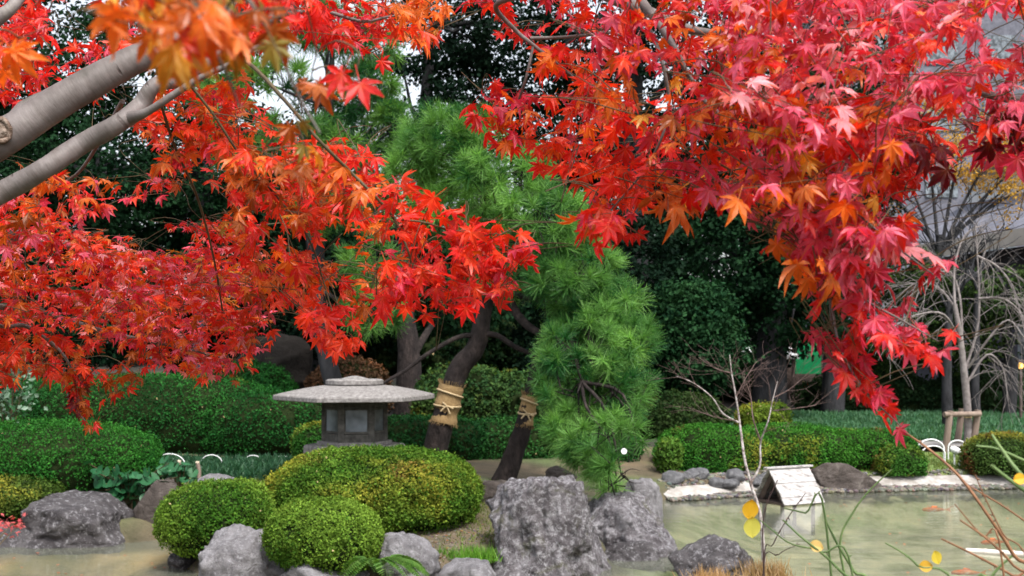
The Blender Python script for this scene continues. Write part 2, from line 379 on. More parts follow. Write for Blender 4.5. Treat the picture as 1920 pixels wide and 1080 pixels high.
def ground_z(x, y):
    x = np.atleast_1d(np.asarray(x, float)); y = np.atleast_1d(np.asarray(y, float))
    d = pond_dist(x, y)
    z = np.where(d < 0, -.05-.35*sstep(0, 1.2, -d), -.05+.25*sstep(0, .35, d)+.18*sstep(.3, 2.5, d))
    z = z+.05*fbm(np.stack([x*.8, y*.8, 0*x], -1), 3, 3)*sstep(-.2, .6, d)
    z = z+.9*sstep(25, 45, y)*sstep(9, 3, x)+.12*sstep(5.5, 3, y)
    return z
def gz(x, y): return float(ground_z(x, y)[0])

def sheet(xs, ys):
    X, Y = np.meshgrid(xs, ys); nx, ny = len(xs), len(ys)
    i = np.arange(ny-1)[:, None]*nx+np.arange(nx-1)[None]
    return X.ravel(), Y.ravel(), np.stack([i, i+1, i+nx+1, i+nx], -1).reshape(-1, 4)
xs = np.concatenate([np.linspace(-300, -14, 20), np.linspace(-13.5, 13.5, 260), np.linspace(14, 300, 20)])
ys = np.concatenate([np.linspace(-300, -6, 16), np.linspace(-5, 24, 280), np.linspace(24.5, 60, 40), np.linspace(65, 400, 20)])
x, y, f = sheet(xs, ys); z = ground_z(x, y); d = pond_dist(x, y)
q = np.stack([x, y, 0*x], -1); nz1 = fbm(q*.7, 4, 11)[:, None]; nz2 = fbm(q*2.2, 4, 21)[:, None]
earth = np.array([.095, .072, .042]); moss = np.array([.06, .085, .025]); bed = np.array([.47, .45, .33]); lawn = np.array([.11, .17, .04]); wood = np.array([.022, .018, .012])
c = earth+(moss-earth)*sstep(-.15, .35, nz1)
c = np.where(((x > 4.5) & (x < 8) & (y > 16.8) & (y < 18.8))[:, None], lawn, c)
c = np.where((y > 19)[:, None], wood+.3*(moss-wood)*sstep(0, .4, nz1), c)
bb = bed*(1+.5*nz2)*(1-.45*sstep(.05, .45, nz1)*np.array([1.0, .75, 1.1]))
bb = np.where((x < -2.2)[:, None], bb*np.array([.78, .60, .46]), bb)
mud = np.array([.075, .058, .036])*(1+.4*nz2); c = c+(mud-c)*sstep(.45, .1, d)[:, None]*.8; c = c+(bb-c)*sstep(.0, -.25, d)[:, None]
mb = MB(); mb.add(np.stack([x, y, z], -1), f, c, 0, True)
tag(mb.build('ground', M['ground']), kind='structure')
mb = MB(); X, Y, f = sheet(np.linspace(-40, 40, 3), np.linspace(7.0, 18, 3)); mb.add(np.stack([X, Y, 0*X], -1), f)
tag(mb.build('water', M['water']), kind='structure')
# pale sloping shore round the far edge of the pond
def strip(name, pts, wid, z0, z1, mat, n=60):
    p = catmull([(a, b, 0) for a, b in pts], n); t = np.gradient(p, axis=0); t /= np.linalg.norm(t, axis=1)[:, None]
    nrm = np.stack([-t[:, 1], t[:, 0], 0*t[:, 0]], -1); k = 5; V = []
    for j in range(k):
        u = j/(k-1); q = p+nrm*wid*u; q[:, 2] = z0+(z1-z0)*u**.7+.012*fbm(q*4, 3, 5); V.append(q)
    v = np.stack(V, 1).reshape(-1, 3); i = np.arange(n-1)[:, None]*k+np.arange(k-1)[None]
    mb = MB(); mb.add(v, np.stack([i, i+1, i+k+1, i+k], -1).reshape(-1, 4)[:, ::-1], (1, 1, 1), 0, True)
    return tag(mb.build(name, mat), kind='structure')
strip('shore', [(2.05, 15.3), (2.6, 15.62), (3.6, 16.2), (5, 16.55), (8, 16.8), (13, 17.0)], .42, -.08, .13, M['shore'])
strip('path', [(3.5, 18.75), (6, 18.7), (9, 18.7), (14, 18.9)], .9, .40, .41, M['pathm'], 40)

# ------------------------------------------------------------------ rocks
_ico = {}
def ico(s):
    if s not in _ico:
        bm = bmesh.new(); bmesh.ops.create_icosphere(bm, subdivisions=s, radius=1)
        _ico[s] = (np.array([v.co[:] for v in bm.verts]), np.array([[v.index for v in q.verts] for q in bm.faces])); bm.free()
    return _ico[s]
def rock_shape(dims, seed, planes=None, nplanes=12, rough=.10, sub=5, rib=0.0, sharp=52):
    d, f = ico(sub); r = np.random.default_rng(seed)
    nn = r.normal(size=(nplanes, 3)); nn /= np.linalg.norm(nn, axis=1)[:, None]; hh = r.uniform(.72, 1.0, nplanes)
    if planes is not None:
        pn = np.array([q[:3] for q in planes], float); pn /= np.linalg.norm(pn, axis=1)[:, None]
        nn = np.concatenate([nn, pn]); hh = np.concatenate([hh, [q[3] for q in planes]])
    dot = np.maximum(d@nn.T, 1e-3)/hh
    rad = 1/(np.sum(dot**sharp, axis=1)**(1/sharp)); rad = np.minimum(rad, 1.25)
    v = d*rad[:, None]
    n1 = fbm(v*1.6+seed, 5, seed); n2 = fbm(v*5+seed*2, 4, seed+9); rid = -np.abs(fbm(v*2.6+3*seed, 3, seed+5))
    n3 = -np.abs(fbm(v*9+seed*3, 3, seed+15)); v = v*(1+rough*(.65*n1+.55*n2+.8*rid+.35*n3))[:, None]
    if rib:
        a = fbm(v*np.array([4.2, 4.2, 1.1])+seed*1.7, 5, seed+31); b = -np.abs(fbm(v*np.array([2.2, 2.2, .8])+seed, 3, seed+33))
        v = v*(1+rib*(a+1.2*b))[:, None]*np.array([1, 1, 1])
    hs = np.where(d[:, 2] < 0, 1/np.maximum(np.sqrt(1-d[:, 2]**2), .72), 1.0); v[:, :2] *= hs[:, None]     # stands on a broad foot
    lo, hi = v.min(0), v.max(0); v = (v-(lo+hi)/2)/((hi-lo)/2)
    return v*np.array(dims)/2, f
def rock(name, label, px, py, Y, w_, h_, dep, mat, seed, planes=None, rz=0, rough=.1, group=None, sub=5, tilt=0, cat='rock', rib=.05):
    """px,py: centre in the photograph; w_,h_ in photograph pixels; dep in metres."""
    c = P(px, py, Y); dims = (w_/F*Y, dep, h_/F*Y)
    v, f = rock_shape(dims, seed, planes, rough=rough, sub=sub, rib=rib)
    Mx = np.array(Matrix.Rotation(rz, 3, 'Z') @ Matrix.Rotation(tilt, 3, 'Y'))
    mb = MB(); mb.add(v@Mx.T+c, f, (1, 1, 1), 0, True)
    return tag(mb.build(name, M[mat], origin=(c[0], c[1], c[2]-dims[2]/2)), label, cat, group)

rock('rock', 'tall pale lichened rock with flat top right of the big clipped mound', 1033, 1020, 10.75, 250, 270, 1.2, 'rock_big', 12,
     [(0, 0, 1, .78), (-.75, -.3, .6, .80), (.95, -.2, .1, .80), (-.1, -1, .1, .75)], rough=.16, sub=6, rib=.16)
rock('rock', 'lower mossy rock behind the tall lichened rock at the water edge', 1165, 1030, 12.0, 200, 205, 1.4, 'rock_big', 23,
     [(.6, -.3, .75, .72), (0, 0, 1, .8)], rough=.15, sub=6, rib=.14)
rock('rock', 'grey rock under the drooping pine tip at the far end of the shore', 1210, 955, 14.1, 90, 120, .9, 'rock_grey', 31, [(0, 0, 1, .85), (.9, -.3, .2, .85)], rough=.12)
rock('rock', 'small dark wet stone at the foot of the tall lichened rock', 1185, 1040, 11.35, 110, 55, .5, 'rock_dark', 44, rough=.12)
rock('rock', 'small angular stone on top of the wet stones by the tall rock', 1165, 1026, 11.6, 50, 36, .3, 'rock_grey', 47, rough=.12, sub=4)
rock('rock', 'flat grey slab on bare ground between clipped mound and tall rock', 935, 930, 13.0, 100, 62, .8, 'rock_brown', 52, [(0, 0, 1, .8)])
rock('rock', 'low brown hump of stone peeping over the tall rock', 1052, 892, 14.3, 60, 36, .5, 'rock_brown', 53)
rock('rock', 'dark round rock standing in the pond beside the sapling', 1340, 1062, 10.45, 180, 125, .85, 'rock_dark', 61, rough=.15)
rock('rock', 'wide grey rock on the far shore behind the duck house', 1588, 902, 16.7, 135, 70, .8, 'rock_brown', 64, rough=.12)
rock('rock', 'large dark streaked boulder at the left water edge', 145, 985, 12.3, 230, 125, 1.0, 'rock_dark', 71, [(0, -.3, 1, .80), (.8, 0, .5, .8)], rough=.14)
rock('rock', 'dark rock cut by the left picture edge beside streaked boulder', -5, 1025, 12.1, 110, 90, .8, 'rock_dark', 73, cat='rock')
rock('rock', 'upright brown stone with pale tip beside the round leaved plant', 297, 962, 12.7, 82, 135, .5, 'rock_brown', 77, [(-.7, 0, .6, .8)], rough=.1, tilt=.12)
rock('rock', 'flat pale topped stone behind the left clipped mound', 412, 916, 13.4, 120, 52, .7, 'rock_grey', 79, [(0, 0, 1, .75)])
rock('rock', 'craggy pale grey rock below the left clipped mound', 448, 1066, 10.25, 225, 165, .8, 'rock_grey', 83, [(-.5, -.2, .8, .85), (.3, -.9, .2, .8)], rough=.2, rib=.12)
rock('rock', 'small dark stone left of the craggy pale rock', 345, 1058, 10.9, 60, 46, .4, 'rock_dark', 85, [(0, 0, 1, .7)], sub=4)
rock('rock', 'broad grey stone under the front clipped mound', 600, 1095, 9.95, 190, 90, .7, 'rock_grey', 87, rib=.1)
rock('rock', 'streaked grey rock right of the front clipped mound', 765, 1058, 10.2, 128, 120, .6, 'rock_grey', 91, [(0, 0, 1, .85)], rough=.12)
rock('rock', 'pale flat stone at the bottom edge before the tall rock', 876, 1092, 10.0, 140, 80, .6, 'rock_grey', 93, [(0, 0, 1, .7)])
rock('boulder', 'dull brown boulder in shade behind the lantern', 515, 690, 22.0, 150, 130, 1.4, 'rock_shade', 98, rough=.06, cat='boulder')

# cobbles edging the far shore
def cobble(px, py, Y, s, seed, label, group):
    c = P(px, py, Y); v, f = rock_shape((s*1.3, s, s*.75), seed, nplanes=8, rough=.06, sub=3)
    mb = MB(); mb.add(v+c, f, (1, 1, 1), 0, True)
    return tag(mb.build('cobble', M['pebble'], origin=tuple(c)), label, 'cobble', group)
rp = random.Random(5)
for k in range(13):
    px = 1258+rp.uniform(0, 190); Y = 15.9+(px-1258)/190*.55+rp.uniform(-.15, .25)
    c0 = P(px, 900, Y); py = HOR+(HC-max(.1, gz(c0[0], Y)))/Y*F-6
    cobble(px, py, Y, rp.uniform(.14, .26), 200+k, 'grey rounded cobble on far shore left of the duck house', 'cobbles left of the duck house')
for k in range(15):
    px = 1668+k*18+rp.uniform(-4, 4); Y = 17.3
    cobble(px, 908+rp.uniform(-3, 3), Y, rp.uniform(.12, .2), 240+k, 'small pale cobble edging the lawn at the right far shore', 'cobbles edging the right far shore')

# ------------------------------------------------------------------ clipped shrubs
LEAF_V = np.array([(0, -.5, 0), (.32, .02, .06), (0, .5, -.02), (-.32, .02, .06)])
LEAF_F = [[0, 1, 2, 3]]
def lobe_rad(d, p):
    return (np.sum(np.abs(d)**p, 1))**(-1/p)
def shrub(name, label, lobes, n, leaf, pal, yellow=0.0, seed=0, amp=.06, cat='shrub', group=None, mat='azalea', p=2.5, zcut=None, brown=0.0, lumps=1.0, shell=.07, ylift=.3):
    """lobes: (centre xyz, radii xyz). Leaves in a shell round twiggy bodies; all one mesh."""
    mb = MB(); lobes = [(np.array(a, float), np.array(b, float)) for a, b in lobes]
    area = np.array([(b[0]*b[1]+b[0]*b[2]*1.6+b[1]*b[2]) for a, b in lobes]); area /= area.sum()
    zb = zcut if zcut is not None else min(a[2]-b[2] for a, b in lobes)
    def surf(a, b, d):
        r = lobe_rad(d, p); pos = a+d*r[:, None]*b
        bump = amp*(fbm(pos*2.2*lumps, 3, seed)+.8*fbm(pos*9*lumps, 2, seed+3))
        nr = d*np.abs(d*r[:, None])**(p-2)/b; nr /= np.linalg.norm(nr, axis=1)[:, None]
        return pos+nr*bump[:, None], nr
    for (a, b), w_ in zip(lobes, area):
        dv, df = ico(5 if max(b) > .6 else 4); sv, _ = surf(a, b*.93-.02, dv); sv[:, 2] = np.maximum(sv[:, 2], zb)
        mb.add(sv, df, (1, 1, 1), 1, True)
        m = int(n*w_); dd = unit(m*2); dd = dd[(dd[:, 2] > -.75)]
        # fewer leaves at the back, which nobody sees closely
        keep = (dd[:, 1] < .35) | (rng.random(len(dd)) < .45); dd = dd[keep][:m]
        pos, nr = surf(a, b, dd)
        dep = rng.random(len(dd))**1.6*shell-(rng.random(len(dd)) < .02)*rng.uniform(0, .045, len(dd)); pos = pos-nr*dep[:, None]+rng.normal(size=pos.shape)*leaf*.35
        ok = pos[:, 2] > zb-.02
        hole = fbm(pos*3.1*lumps, 3, seed+40) > .46
        ok &= ~(hole & (rng.random(len(pos)) < .75))
        under = np.clip(.25-nr[:, 2], 0, 1); ok &= ~((fbm(pos*4.5*lumps, 3, seed+55) > .44-.6*under) & (rng.random(len(pos)) < .8))   # thinner, twiggy undersides
        for (a2, b2) in lobes:
            if a2 is a: continue
            ok &= np.sum(np.abs((pos-a2)/b2)**p, 1) > .80
        pos, nr = pos[ok], nr[ok]; k = len(pos)
        nrm = nr*1.0+np.array([0, 0, .35])+rng.normal(size=(k, 3))*.5
        rot = rots(rng.normal(size=(k, 3))+nr*.4+np.array([0, 0, .4]), nrm)
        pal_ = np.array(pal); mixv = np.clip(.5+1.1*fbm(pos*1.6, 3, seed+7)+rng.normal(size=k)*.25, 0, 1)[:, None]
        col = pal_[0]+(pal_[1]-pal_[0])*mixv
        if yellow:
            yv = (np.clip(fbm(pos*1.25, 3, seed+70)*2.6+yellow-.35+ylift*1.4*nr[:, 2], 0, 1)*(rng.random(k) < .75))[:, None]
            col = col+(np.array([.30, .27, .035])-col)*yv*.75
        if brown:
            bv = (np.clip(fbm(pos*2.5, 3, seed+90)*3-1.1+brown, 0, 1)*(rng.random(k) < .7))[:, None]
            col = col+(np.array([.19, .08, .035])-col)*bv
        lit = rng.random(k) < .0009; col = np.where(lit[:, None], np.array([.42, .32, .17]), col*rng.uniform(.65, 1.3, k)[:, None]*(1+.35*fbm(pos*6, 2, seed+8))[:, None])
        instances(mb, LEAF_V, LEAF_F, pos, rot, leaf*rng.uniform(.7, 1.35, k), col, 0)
    c = np.mean([a for a, b in lobes], 0)
    return tag(mb.build(name, [M[mat], M['twigcore']], origin=(c[0], c[1], zb)), label, cat, group)

def L(px, py, Y, rx, rz_, ry):          # a lobe from its centre and radii in photograph pixels, ry in metres
    return (P(px, py, Y), (rx/F*Y, ry, rz_/F*Y))
BR = [(.034, .098, .010), (.145, .235, .03)]          # bright green clipped azalea
MD = [(.018, .08, .012), (.05, .145, .022)]         # deeper green
DK = [(.009, .06, .013), (.028, .13, .024)]       # dark green
shrub('clipped_shrub', 'largest clipped mound with yellowing crown in front of the lantern', [L(700, 928, 11.9, 200, 84, .95)], 70000, .027, BR, .12, 1, .05, brown=-.1, p=2.55, zcut=.22)
shrub('clipped_shrub', 'small clipped mound nearest the water in front of the largest mound', [L(608, 1008, 10.15, 113, 72, .46)], 36000, .022, BR, -.25, 2, .03, p=2.15, zcut=.0)
shrub('clipped_shrub', 'bright clipped mound beside the craggy pale rock at left', [L(405, 975, 11.0, 110, 74, .6), L(445, 955, 11.2, 70, 55, .5)], 36000, .024, BR, -.6, 3, .035, p=2.15, zcut=.05)
shrub('clipped_shrub', 'broad clipped mound behind the streaked left boulder', [L(90, 868, 13.6, 205, 78, 1.0), L(-60, 890, 13.4, 170, 95, .9)], 52000, .028, [(.010, .065, .010), (.035, .15, .02)], -1.2, 4, .045, p=2.5, zcut=.15)
shrub('clipped_shrub', 'low olive clipped bush at the left edge above the boulder', [L(30, 935, 12.6, 85, 42, .5)], 11000, .030, [(.025, .06, .010), (.07, .115, .02)], -.3, 5, .03, zcut=.15)
shrub('clipped_hedge', 'long dark clipped hedge along the left behind the ground cover', [L(300, 790, 18.3, 250, 88, .9), L(60, 800, 18.6, 240, 90, .9), L(500, 800, 18.0, 130, 70, .8), L(-160, 800, 18.6, 160, 90, .9)], 76000, .038, [(.008, .055, .012), (.026, .125, .022)], -1.2, 6, .035, 'hedge', p=2.6, zcut=.35)
shrub('clipped_shrub', 'small round clipped bush peeping out left of the lantern base', [L(600, 838, 15.6, 52, 46, .35)], 7000, .035, MD, .05, 7, .02, zcut=.4)
shrub('clipped_hedge', 'dark clipped hedge behind the leaning pine trunks', [L(800, 838, 17.2, 130, 60, .6), L(950, 845, 17.4, 120, 62, .6), L(1090, 850, 17.6, 110, 62, .6)], 24000, .045, [(.008, .045, .012), (.025, .095, .02)], .0, 8, .05, 'hedge', zcut=.3)
shrub('clipped_hedge', 'long bright clipped hedge along the far shore behind the duck house', [L(1340, 858, 17.3, 115, 62, .6), L(1480, 850, 17.5, 130, 54, .6), L(1610, 845, 17.6, 110, 42, .5)], 56000, .030, [(.016, .09, .012), (.05, .17, .02)], -.5, 9, .05, 'hedge', zcut=.16, brown=-.1)
shrub('clipped_shrub', 'little round clipped bush at the right end of the far hedge', [L(1684, 872, 17.2, 49, 40, .35)], 8000, .032, MD, .08, 10, .02, zcut=.16, brown=.25)
shrub('clipped_shrub', 'round clipped bush at the right edge beside the white lamps', [L(1880, 862, 17.3, 76, 50, .5)], 11000, .034, [(.04, .08, .018), (.08, .13, .03)], .12, 11, .03, zcut=.16, brown=.3)
shrub('shrub', 'yellow green bush behind the far hedge near the brown bank', [L(1428, 785, 20.5, 48, 30, .5)], 6000, .05, [(.05, .10, .012), (.13, .19, .022)], .1, 12, .08, zcut=.35)
shrub('shrub', 'fresh green leafy bush at the left end of the far hedge', [L(1255, 855, 16.6, 26, 34, .25)], 1800, .05, [(.05, .12, .02), (.11, .2, .03)], .3, 13, .08, zcut=.15)
# shaded undergrowth behind the pines
shrub('shrub', 'reddish low shrub in shade behind the lantern roof', [L(655, 735, 20.5, 75, 62, .6)], 7000, .06, [(.05, .035, .02), (.09, .045, .025)], .0, 14, .12, zcut=.35, brown=.5)
shrub('shrub', 'mid green loose shrub in shade between the pine trunks', [L(870, 755, 20.0, 95, 70, .6), L(960, 760, 20.2, 80, 62, .6)], 14000, .06, [(.02, .06, .02), (.06, .11, .025)], .12, 15, .14, zcut=.35)
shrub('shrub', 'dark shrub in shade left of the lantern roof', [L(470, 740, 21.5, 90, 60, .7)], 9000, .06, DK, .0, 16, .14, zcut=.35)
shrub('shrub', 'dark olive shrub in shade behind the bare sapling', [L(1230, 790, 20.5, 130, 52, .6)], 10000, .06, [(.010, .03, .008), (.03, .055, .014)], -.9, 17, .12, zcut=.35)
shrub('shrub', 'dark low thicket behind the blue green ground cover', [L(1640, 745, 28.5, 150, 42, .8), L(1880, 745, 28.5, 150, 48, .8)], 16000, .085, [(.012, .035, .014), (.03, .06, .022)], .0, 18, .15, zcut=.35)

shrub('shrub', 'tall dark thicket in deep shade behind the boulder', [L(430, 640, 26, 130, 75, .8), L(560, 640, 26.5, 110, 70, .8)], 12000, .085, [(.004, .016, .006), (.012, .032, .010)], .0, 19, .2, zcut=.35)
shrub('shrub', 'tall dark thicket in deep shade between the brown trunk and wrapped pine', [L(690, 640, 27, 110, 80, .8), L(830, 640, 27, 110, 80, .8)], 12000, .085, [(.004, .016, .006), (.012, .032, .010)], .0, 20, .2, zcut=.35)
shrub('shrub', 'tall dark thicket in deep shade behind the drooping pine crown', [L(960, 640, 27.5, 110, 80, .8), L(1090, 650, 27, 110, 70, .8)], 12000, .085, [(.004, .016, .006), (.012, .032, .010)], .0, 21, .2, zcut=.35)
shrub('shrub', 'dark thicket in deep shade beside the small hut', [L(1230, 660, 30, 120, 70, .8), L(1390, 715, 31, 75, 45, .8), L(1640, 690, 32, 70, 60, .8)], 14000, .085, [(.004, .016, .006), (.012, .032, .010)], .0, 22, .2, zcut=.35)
# ground covers that nobody could count
def blades(name, pts, h, wdt, pal, spread=.3, mat='grass', lean=.25):
    n = len(pts); mb = MB()
    tv = np.array([(-.5, 0, 0), (.5, 0, 0), (.28, .5, .03), (-.28, .5, .03), (0, 1, .15)]); 
    t = np.array([0, 0, 1.0])+rng.normal(size=(n, 3))*lean; nrm = rng.normal(size=(n, 3)); rot = rots(t, nrm)
    pal = np.array(pal); col = pal[0]+(pal[1]-pal[0])*rng.random((n, 1)); hh = h*rng.uniform(.6, 1.3, n)
    k = 5; v = np.einsum('nij,nkj->nki', rot, tv[None]*np.stack([np.full(n, wdt), hh, hh], -1)[:, None])+pts[:, None]
    b = np.arange(n)[:, None]*k
    mb.add(v.reshape(-1, 3), np.concatenate([b+np.array([[0, 1, 2, 3]])]), np.repeat(col[:, None], k, 1).reshape(-1, 3), 0)
    v2 = v.reshape(-1, 3); mb.F.append((b+np.array([[3, 2, 4]]), 0, False))
    return mb.build(name, M[mat])
def scatter(n, poly):
    poly = np.array(poly, float); lo, hi = poly.min(0), poly.max(0); out = []
    q = rng.uniform(lo, hi, (n*3, 2)); ins = inpoly(q, poly); q = q[ins][:n]
    return np.c_[q, ground_z(q[:, 0], q[:, 1])]
def inpoly(q, poly):
    x, y = q[:, 0], q[:, 1]; ins = np.zeros(len(q), bool)
    for a, b in zip(poly, np.roll(poly, -1, 0)):
        ins ^= ((a[1] > y) != (b[1] > y)) & (x < (b[0]-a[0])*(y-a[1])/(b[1]-a[1]+1e-12)+a[0])
    return ins
o = blades('ground_cover', scatter(42000, [(3.5, 19.9), (14, 19.9), (17, 27.5), (4.5, 27.5)]), .11, .04, [(.03, .11, .05), (.09, .21, .10)], lean=.6)
tag(o, 'blue green leafy ground cover behind the far hedge', 'ground cover', kind='stuff')
o = blades('ground_cover', scatter(14000, [(-5.2, 14.6), (-2.0, 14.4), (-2.0, 16.6), (-5.8, 16.8)]), .12, .05, [(.015, .06, .03), (.04, .11, .05)], lean=.7)
tag(o, 'dark glossy ground cover under the white hoops at left', 'ground cover', kind='stuff')
o = blades('grass', np.concatenate([scatter(6000, [(4.9, 16.9), (8.4, 16.9), (8.6, 18.6), (4.6, 18.6)]), scatter(1600, [(-3.6, 13.6), (-2.4, 13.4), (-2.3, 14.5), (-3.2, 14.6)]), scatter(900, [(-.5, 10.9), (.3, 10.9), (.2, 13.5), (-.3, 14.2)])]), .05, .012, [(.09, .14, .025), (.17, .2, .05)], lean=.5)
tag(o, 'short lawn and moss grass', 'grass', kind='stuff')
def tuft(name, label, px, py, Y, n, h, pal, rad, cat='grass tuft'):
    c = P(px, py, Y); q = c+rng.normal(size=(n, 3))*np.array([rad, rad*.6, .01])
    mb = blades(name, q, h, .010, pal, lean=.45); return tag(mb, label, cat)
tuft('grass_tuft', 'fresh green grass tuft at the left foot of the tall rock', 893, 1050, 10.5, 420, .13, [(.08, .22, .02), (.16, .32, .04)], .10)
tuft('grass_tuft', 'small green grass tuft beside the streaked grey rock', 832, 1050, 10.5, 120, .12, [(.07, .18, .02), (.14, .26, .04)], .04)
tuft('dry_grass', 'straw coloured dry grass at the foot of the pond rock', 1335, 1095, 10.0, 300, .14, [(.35, .2, .09), (.5, .33, .17)], .09, 'dry grass')
tuft('dry_grass', 'brown dry grass round the foot of the bare sapling', 1440, 1085, 10.1, 400, .16, [(.28, .17, .08), (.45, .3, .16)], .10, 'dry grass')

# ------------------------------------------------------------------ stone lantern
def hexa(cx, cy, r, rot=R(11)): return np.array([(cx+r*math.cos(rot+k*math.pi/3), cy+r*math.sin(rot+k*math.pi/3)) for k in range(6)])
LY = 14.0; lc = P(665, 745, LY); lx = lc[0]; s_ = LY/F
zt = lambda py: HC+(HOR-py)/F*LY
lan = thing('stone_lantern', 'grey stone snow viewing lantern with broad hexagonal roof behind the largest mound', 'stone lantern', (lx, LY, gz(lx, LY)))
g0 = gz(lx, LY)
def loft(mb, rings, col=(1, 1, 1), mat=0, smooth=False, cap=True):
    n = len(rings[0]); v = np.concatenate(rings); fs = []
    for k in range(len(rings)-1):
        for i in range(n): fs.append([k*n+i, k*n+(i+1) % n, (k+1)*n+(i+1) % n, (k+1)*n+i])
    mb.add(v, fs, col, mat, smooth)
    if cap: mb.add(rings[-1], [list(range(n))], col, mat); mb.add(rings[0], [list(range(n))[::-1]], col, mat)
def hexring(r, z, sub=6, sag=0.0, rnd=0.0):
    h = hexa(lx, LY, r); out = []
    for i in range(6):
        for k in range(sub):
            t = k/sub; q = h[i]*(1-t)+h[(i+1) % 6]*t
            ext = 1+rnd*(4*t*(1-t)); q = np.array([lx, LY])+(q-np.array([lx, LY]))*ext
            out.append((q[0], q[1], z+sag*(1-4*t*(1-t))))
    return np.array(out)
Rr = 151*s_
mb = MB(); rings = [hexring(Rr*.42, zt(750)), hexring(Rr*.97, zt(749), rnd=.02)]
rings += [hexring(Rr, zt(747.5), rnd=.025), hexring(Rr, zt(741), rnd=.025), hexring(Rr*.985, zt(739), rnd=.03)]
for u in np.linspace(.05, 1, 9): rings.append(hexring(Rr*(.985-(.985-.36)*u), zt(739-17*(1-(1-u)**1.35)), rnd=.03+.08*u))
loft(mb, rings); mb.build('roof', M['stone'], lan)
mb = MB(); loft(mb, [hexring(53*s_, zt(721), rnd=.12), hexring(54*s_, zt(719.5), rnd=.13), hexring(54*s_, zt(713), rnd=.13), hexring(50*s_, zt(711), rnd=.14)])
loft(mb, [hexring(30*s_, zt(711), rnd=.15), hexring(14*s_, zt(706.5), rnd=.15), hexring(5*s_, zt(704.8), rnd=.15)]); mb.build('finial', M['stone'], lan)
# fire box: six posts, top and bottom rails, panels set back
mb = MB(); rb = 60*s_; hx = hexa(lx, LY, rb)
for q in hx: box(mb, (q[0]*.93+lx*.07, q[1]*.93+LY*.07, (zt(749.5)+zt(826))/2), (11*s_, 11*s_, zt(749.5)-zt(826)), R(11)+math.atan2(q[1]-LY, q[0]-lx)*0, bev=.006)
loft(mb, [hexring(rb*.985, zt(826), 1), hexring(rb*.985, zt(811), 1)]); loft(mb, [hexring(rb*.985, zt(762), 1), hexring(rb*.985, zt(750.5), 1)])
mb.build('fire_box', M['darkstone'], lan)
hx2 = hexa(lx, LY, rb*.93); hw = zt(763)-zt(810)
for i in range(6):
    a, b = hx2[i], hx2[(i+1) % 6]; m = (a+b)/2; ang = math.atan2(b[1]-a[1], b[0]-a[0]); ln = np.linalg.norm(b-a)
    mb = MB(); box(mb, (m[0], m[1], zt(786.5)), (ln*.70, .012, hw*.96), ang); wn = mb.build('window', M['window'], lan)
    mb = MB(); ux = np.array([math.cos(ang), math.sin(ang)])
    for sg in (-1, 1):
        q = m+ux*sg*ln*.40; box(mb, (q[0], q[1], zt(786.5)), (ln*.09, .03, hw), ang)
    for zz in (zt(763)-.012, zt(810)+.012): box(mb, (m[0], m[1], zz), (ln*.71, .03, .024), ang)
    fr = mb.build('frame', M['darkstone']); fr.parent = wn
    fr.location = (0, 0, 0); fr.matrix_parent_inverse = Matrix.Translation(-Vector(lan.location)) if False else Matrix.Identity(4)
    for v in fr.data.vertices: v.co -= Vector(lan.location)
mb = MB(); loft(mb, [hexring(70*s_, zt(833), 1), hexring(70*s_, zt(825.5), 1)]); loft(mb, [hexring(95*s_, zt(862), 1), hexring(95*s_, zt(836), 1), hexring(91*s_, zt(832), 1)])
mb.build('platform', M['stone'], lan)
for q in hexa(lx, LY, 72*s_, R(41))[::2]:
    mb = MB(); t_ = np.array([q[0]-lx, q[1]-LY])
    tube(mb, [(q[0], q[1], zt(862)+.01), (q[0]+t_[0]*.25, q[1]+t_[1]*.25, (zt(862)+g0)/2), (q[0]+t_[0]*.12, q[1]+t_[1]*.12, g0-.05)], [.10, .09, .10], 8); mb.build('leg', M['stone'], lan)

# ------------------------------------------------------------------ pines
def needle_tufts(mb, pos, dirs, ln, pal, per=46, wd=.0055, bright=None):
    n = len(pos)
    t = np.repeat(dirs, per, 0)*rng.uniform(.15, .9, (n*per, 1))+unit(n*per)*.75
    t /= np.linalg.norm(t, axis=1)[:, None]
    base = np.repeat(pos, per, 0)+np.repeat(dirs, per, 0)*rng.uniform(-.05, .02, (n*per, 1))
    side = np.cross(t, rng.normal(size=(n*per, 3))); side /= np.linalg.norm(side, axis=1)[:, None]
    l_ = ln*rng.uniform(.7, 1.15, (n*per, 1)); tip = base+t*l_; tip[:, 2] -= .08*l_[:, 0]
    v = np.stack([base-side*wd*.5, base+side*wd*.5, tip+side*wd*.25, tip-side*wd*.25], 1)
    pal = np.array(pal); m = np.clip(rng.normal(.5, .3, n), 0, 1)[:, None] if bright is None else bright[:, None]
    col = pal[0]+(pal[1]-pal[0])*m
    col = np.repeat(col, per, 0)*rng.uniform(.75, 1.25, (n*per, 1)); col = np.repeat(col[:, None], 4, 1).reshape(-1, 3)
    mb.add(v.reshape(-1, 3), np.arange(n*per*4).reshape(-1, 4), col, 0)

def ell_pts(c, r, n, inner=.35):
    d = unit(n); rad = rng.uniform(inner**3, 1, n)**(1/3); return c+d*rad[:, None]*r, d

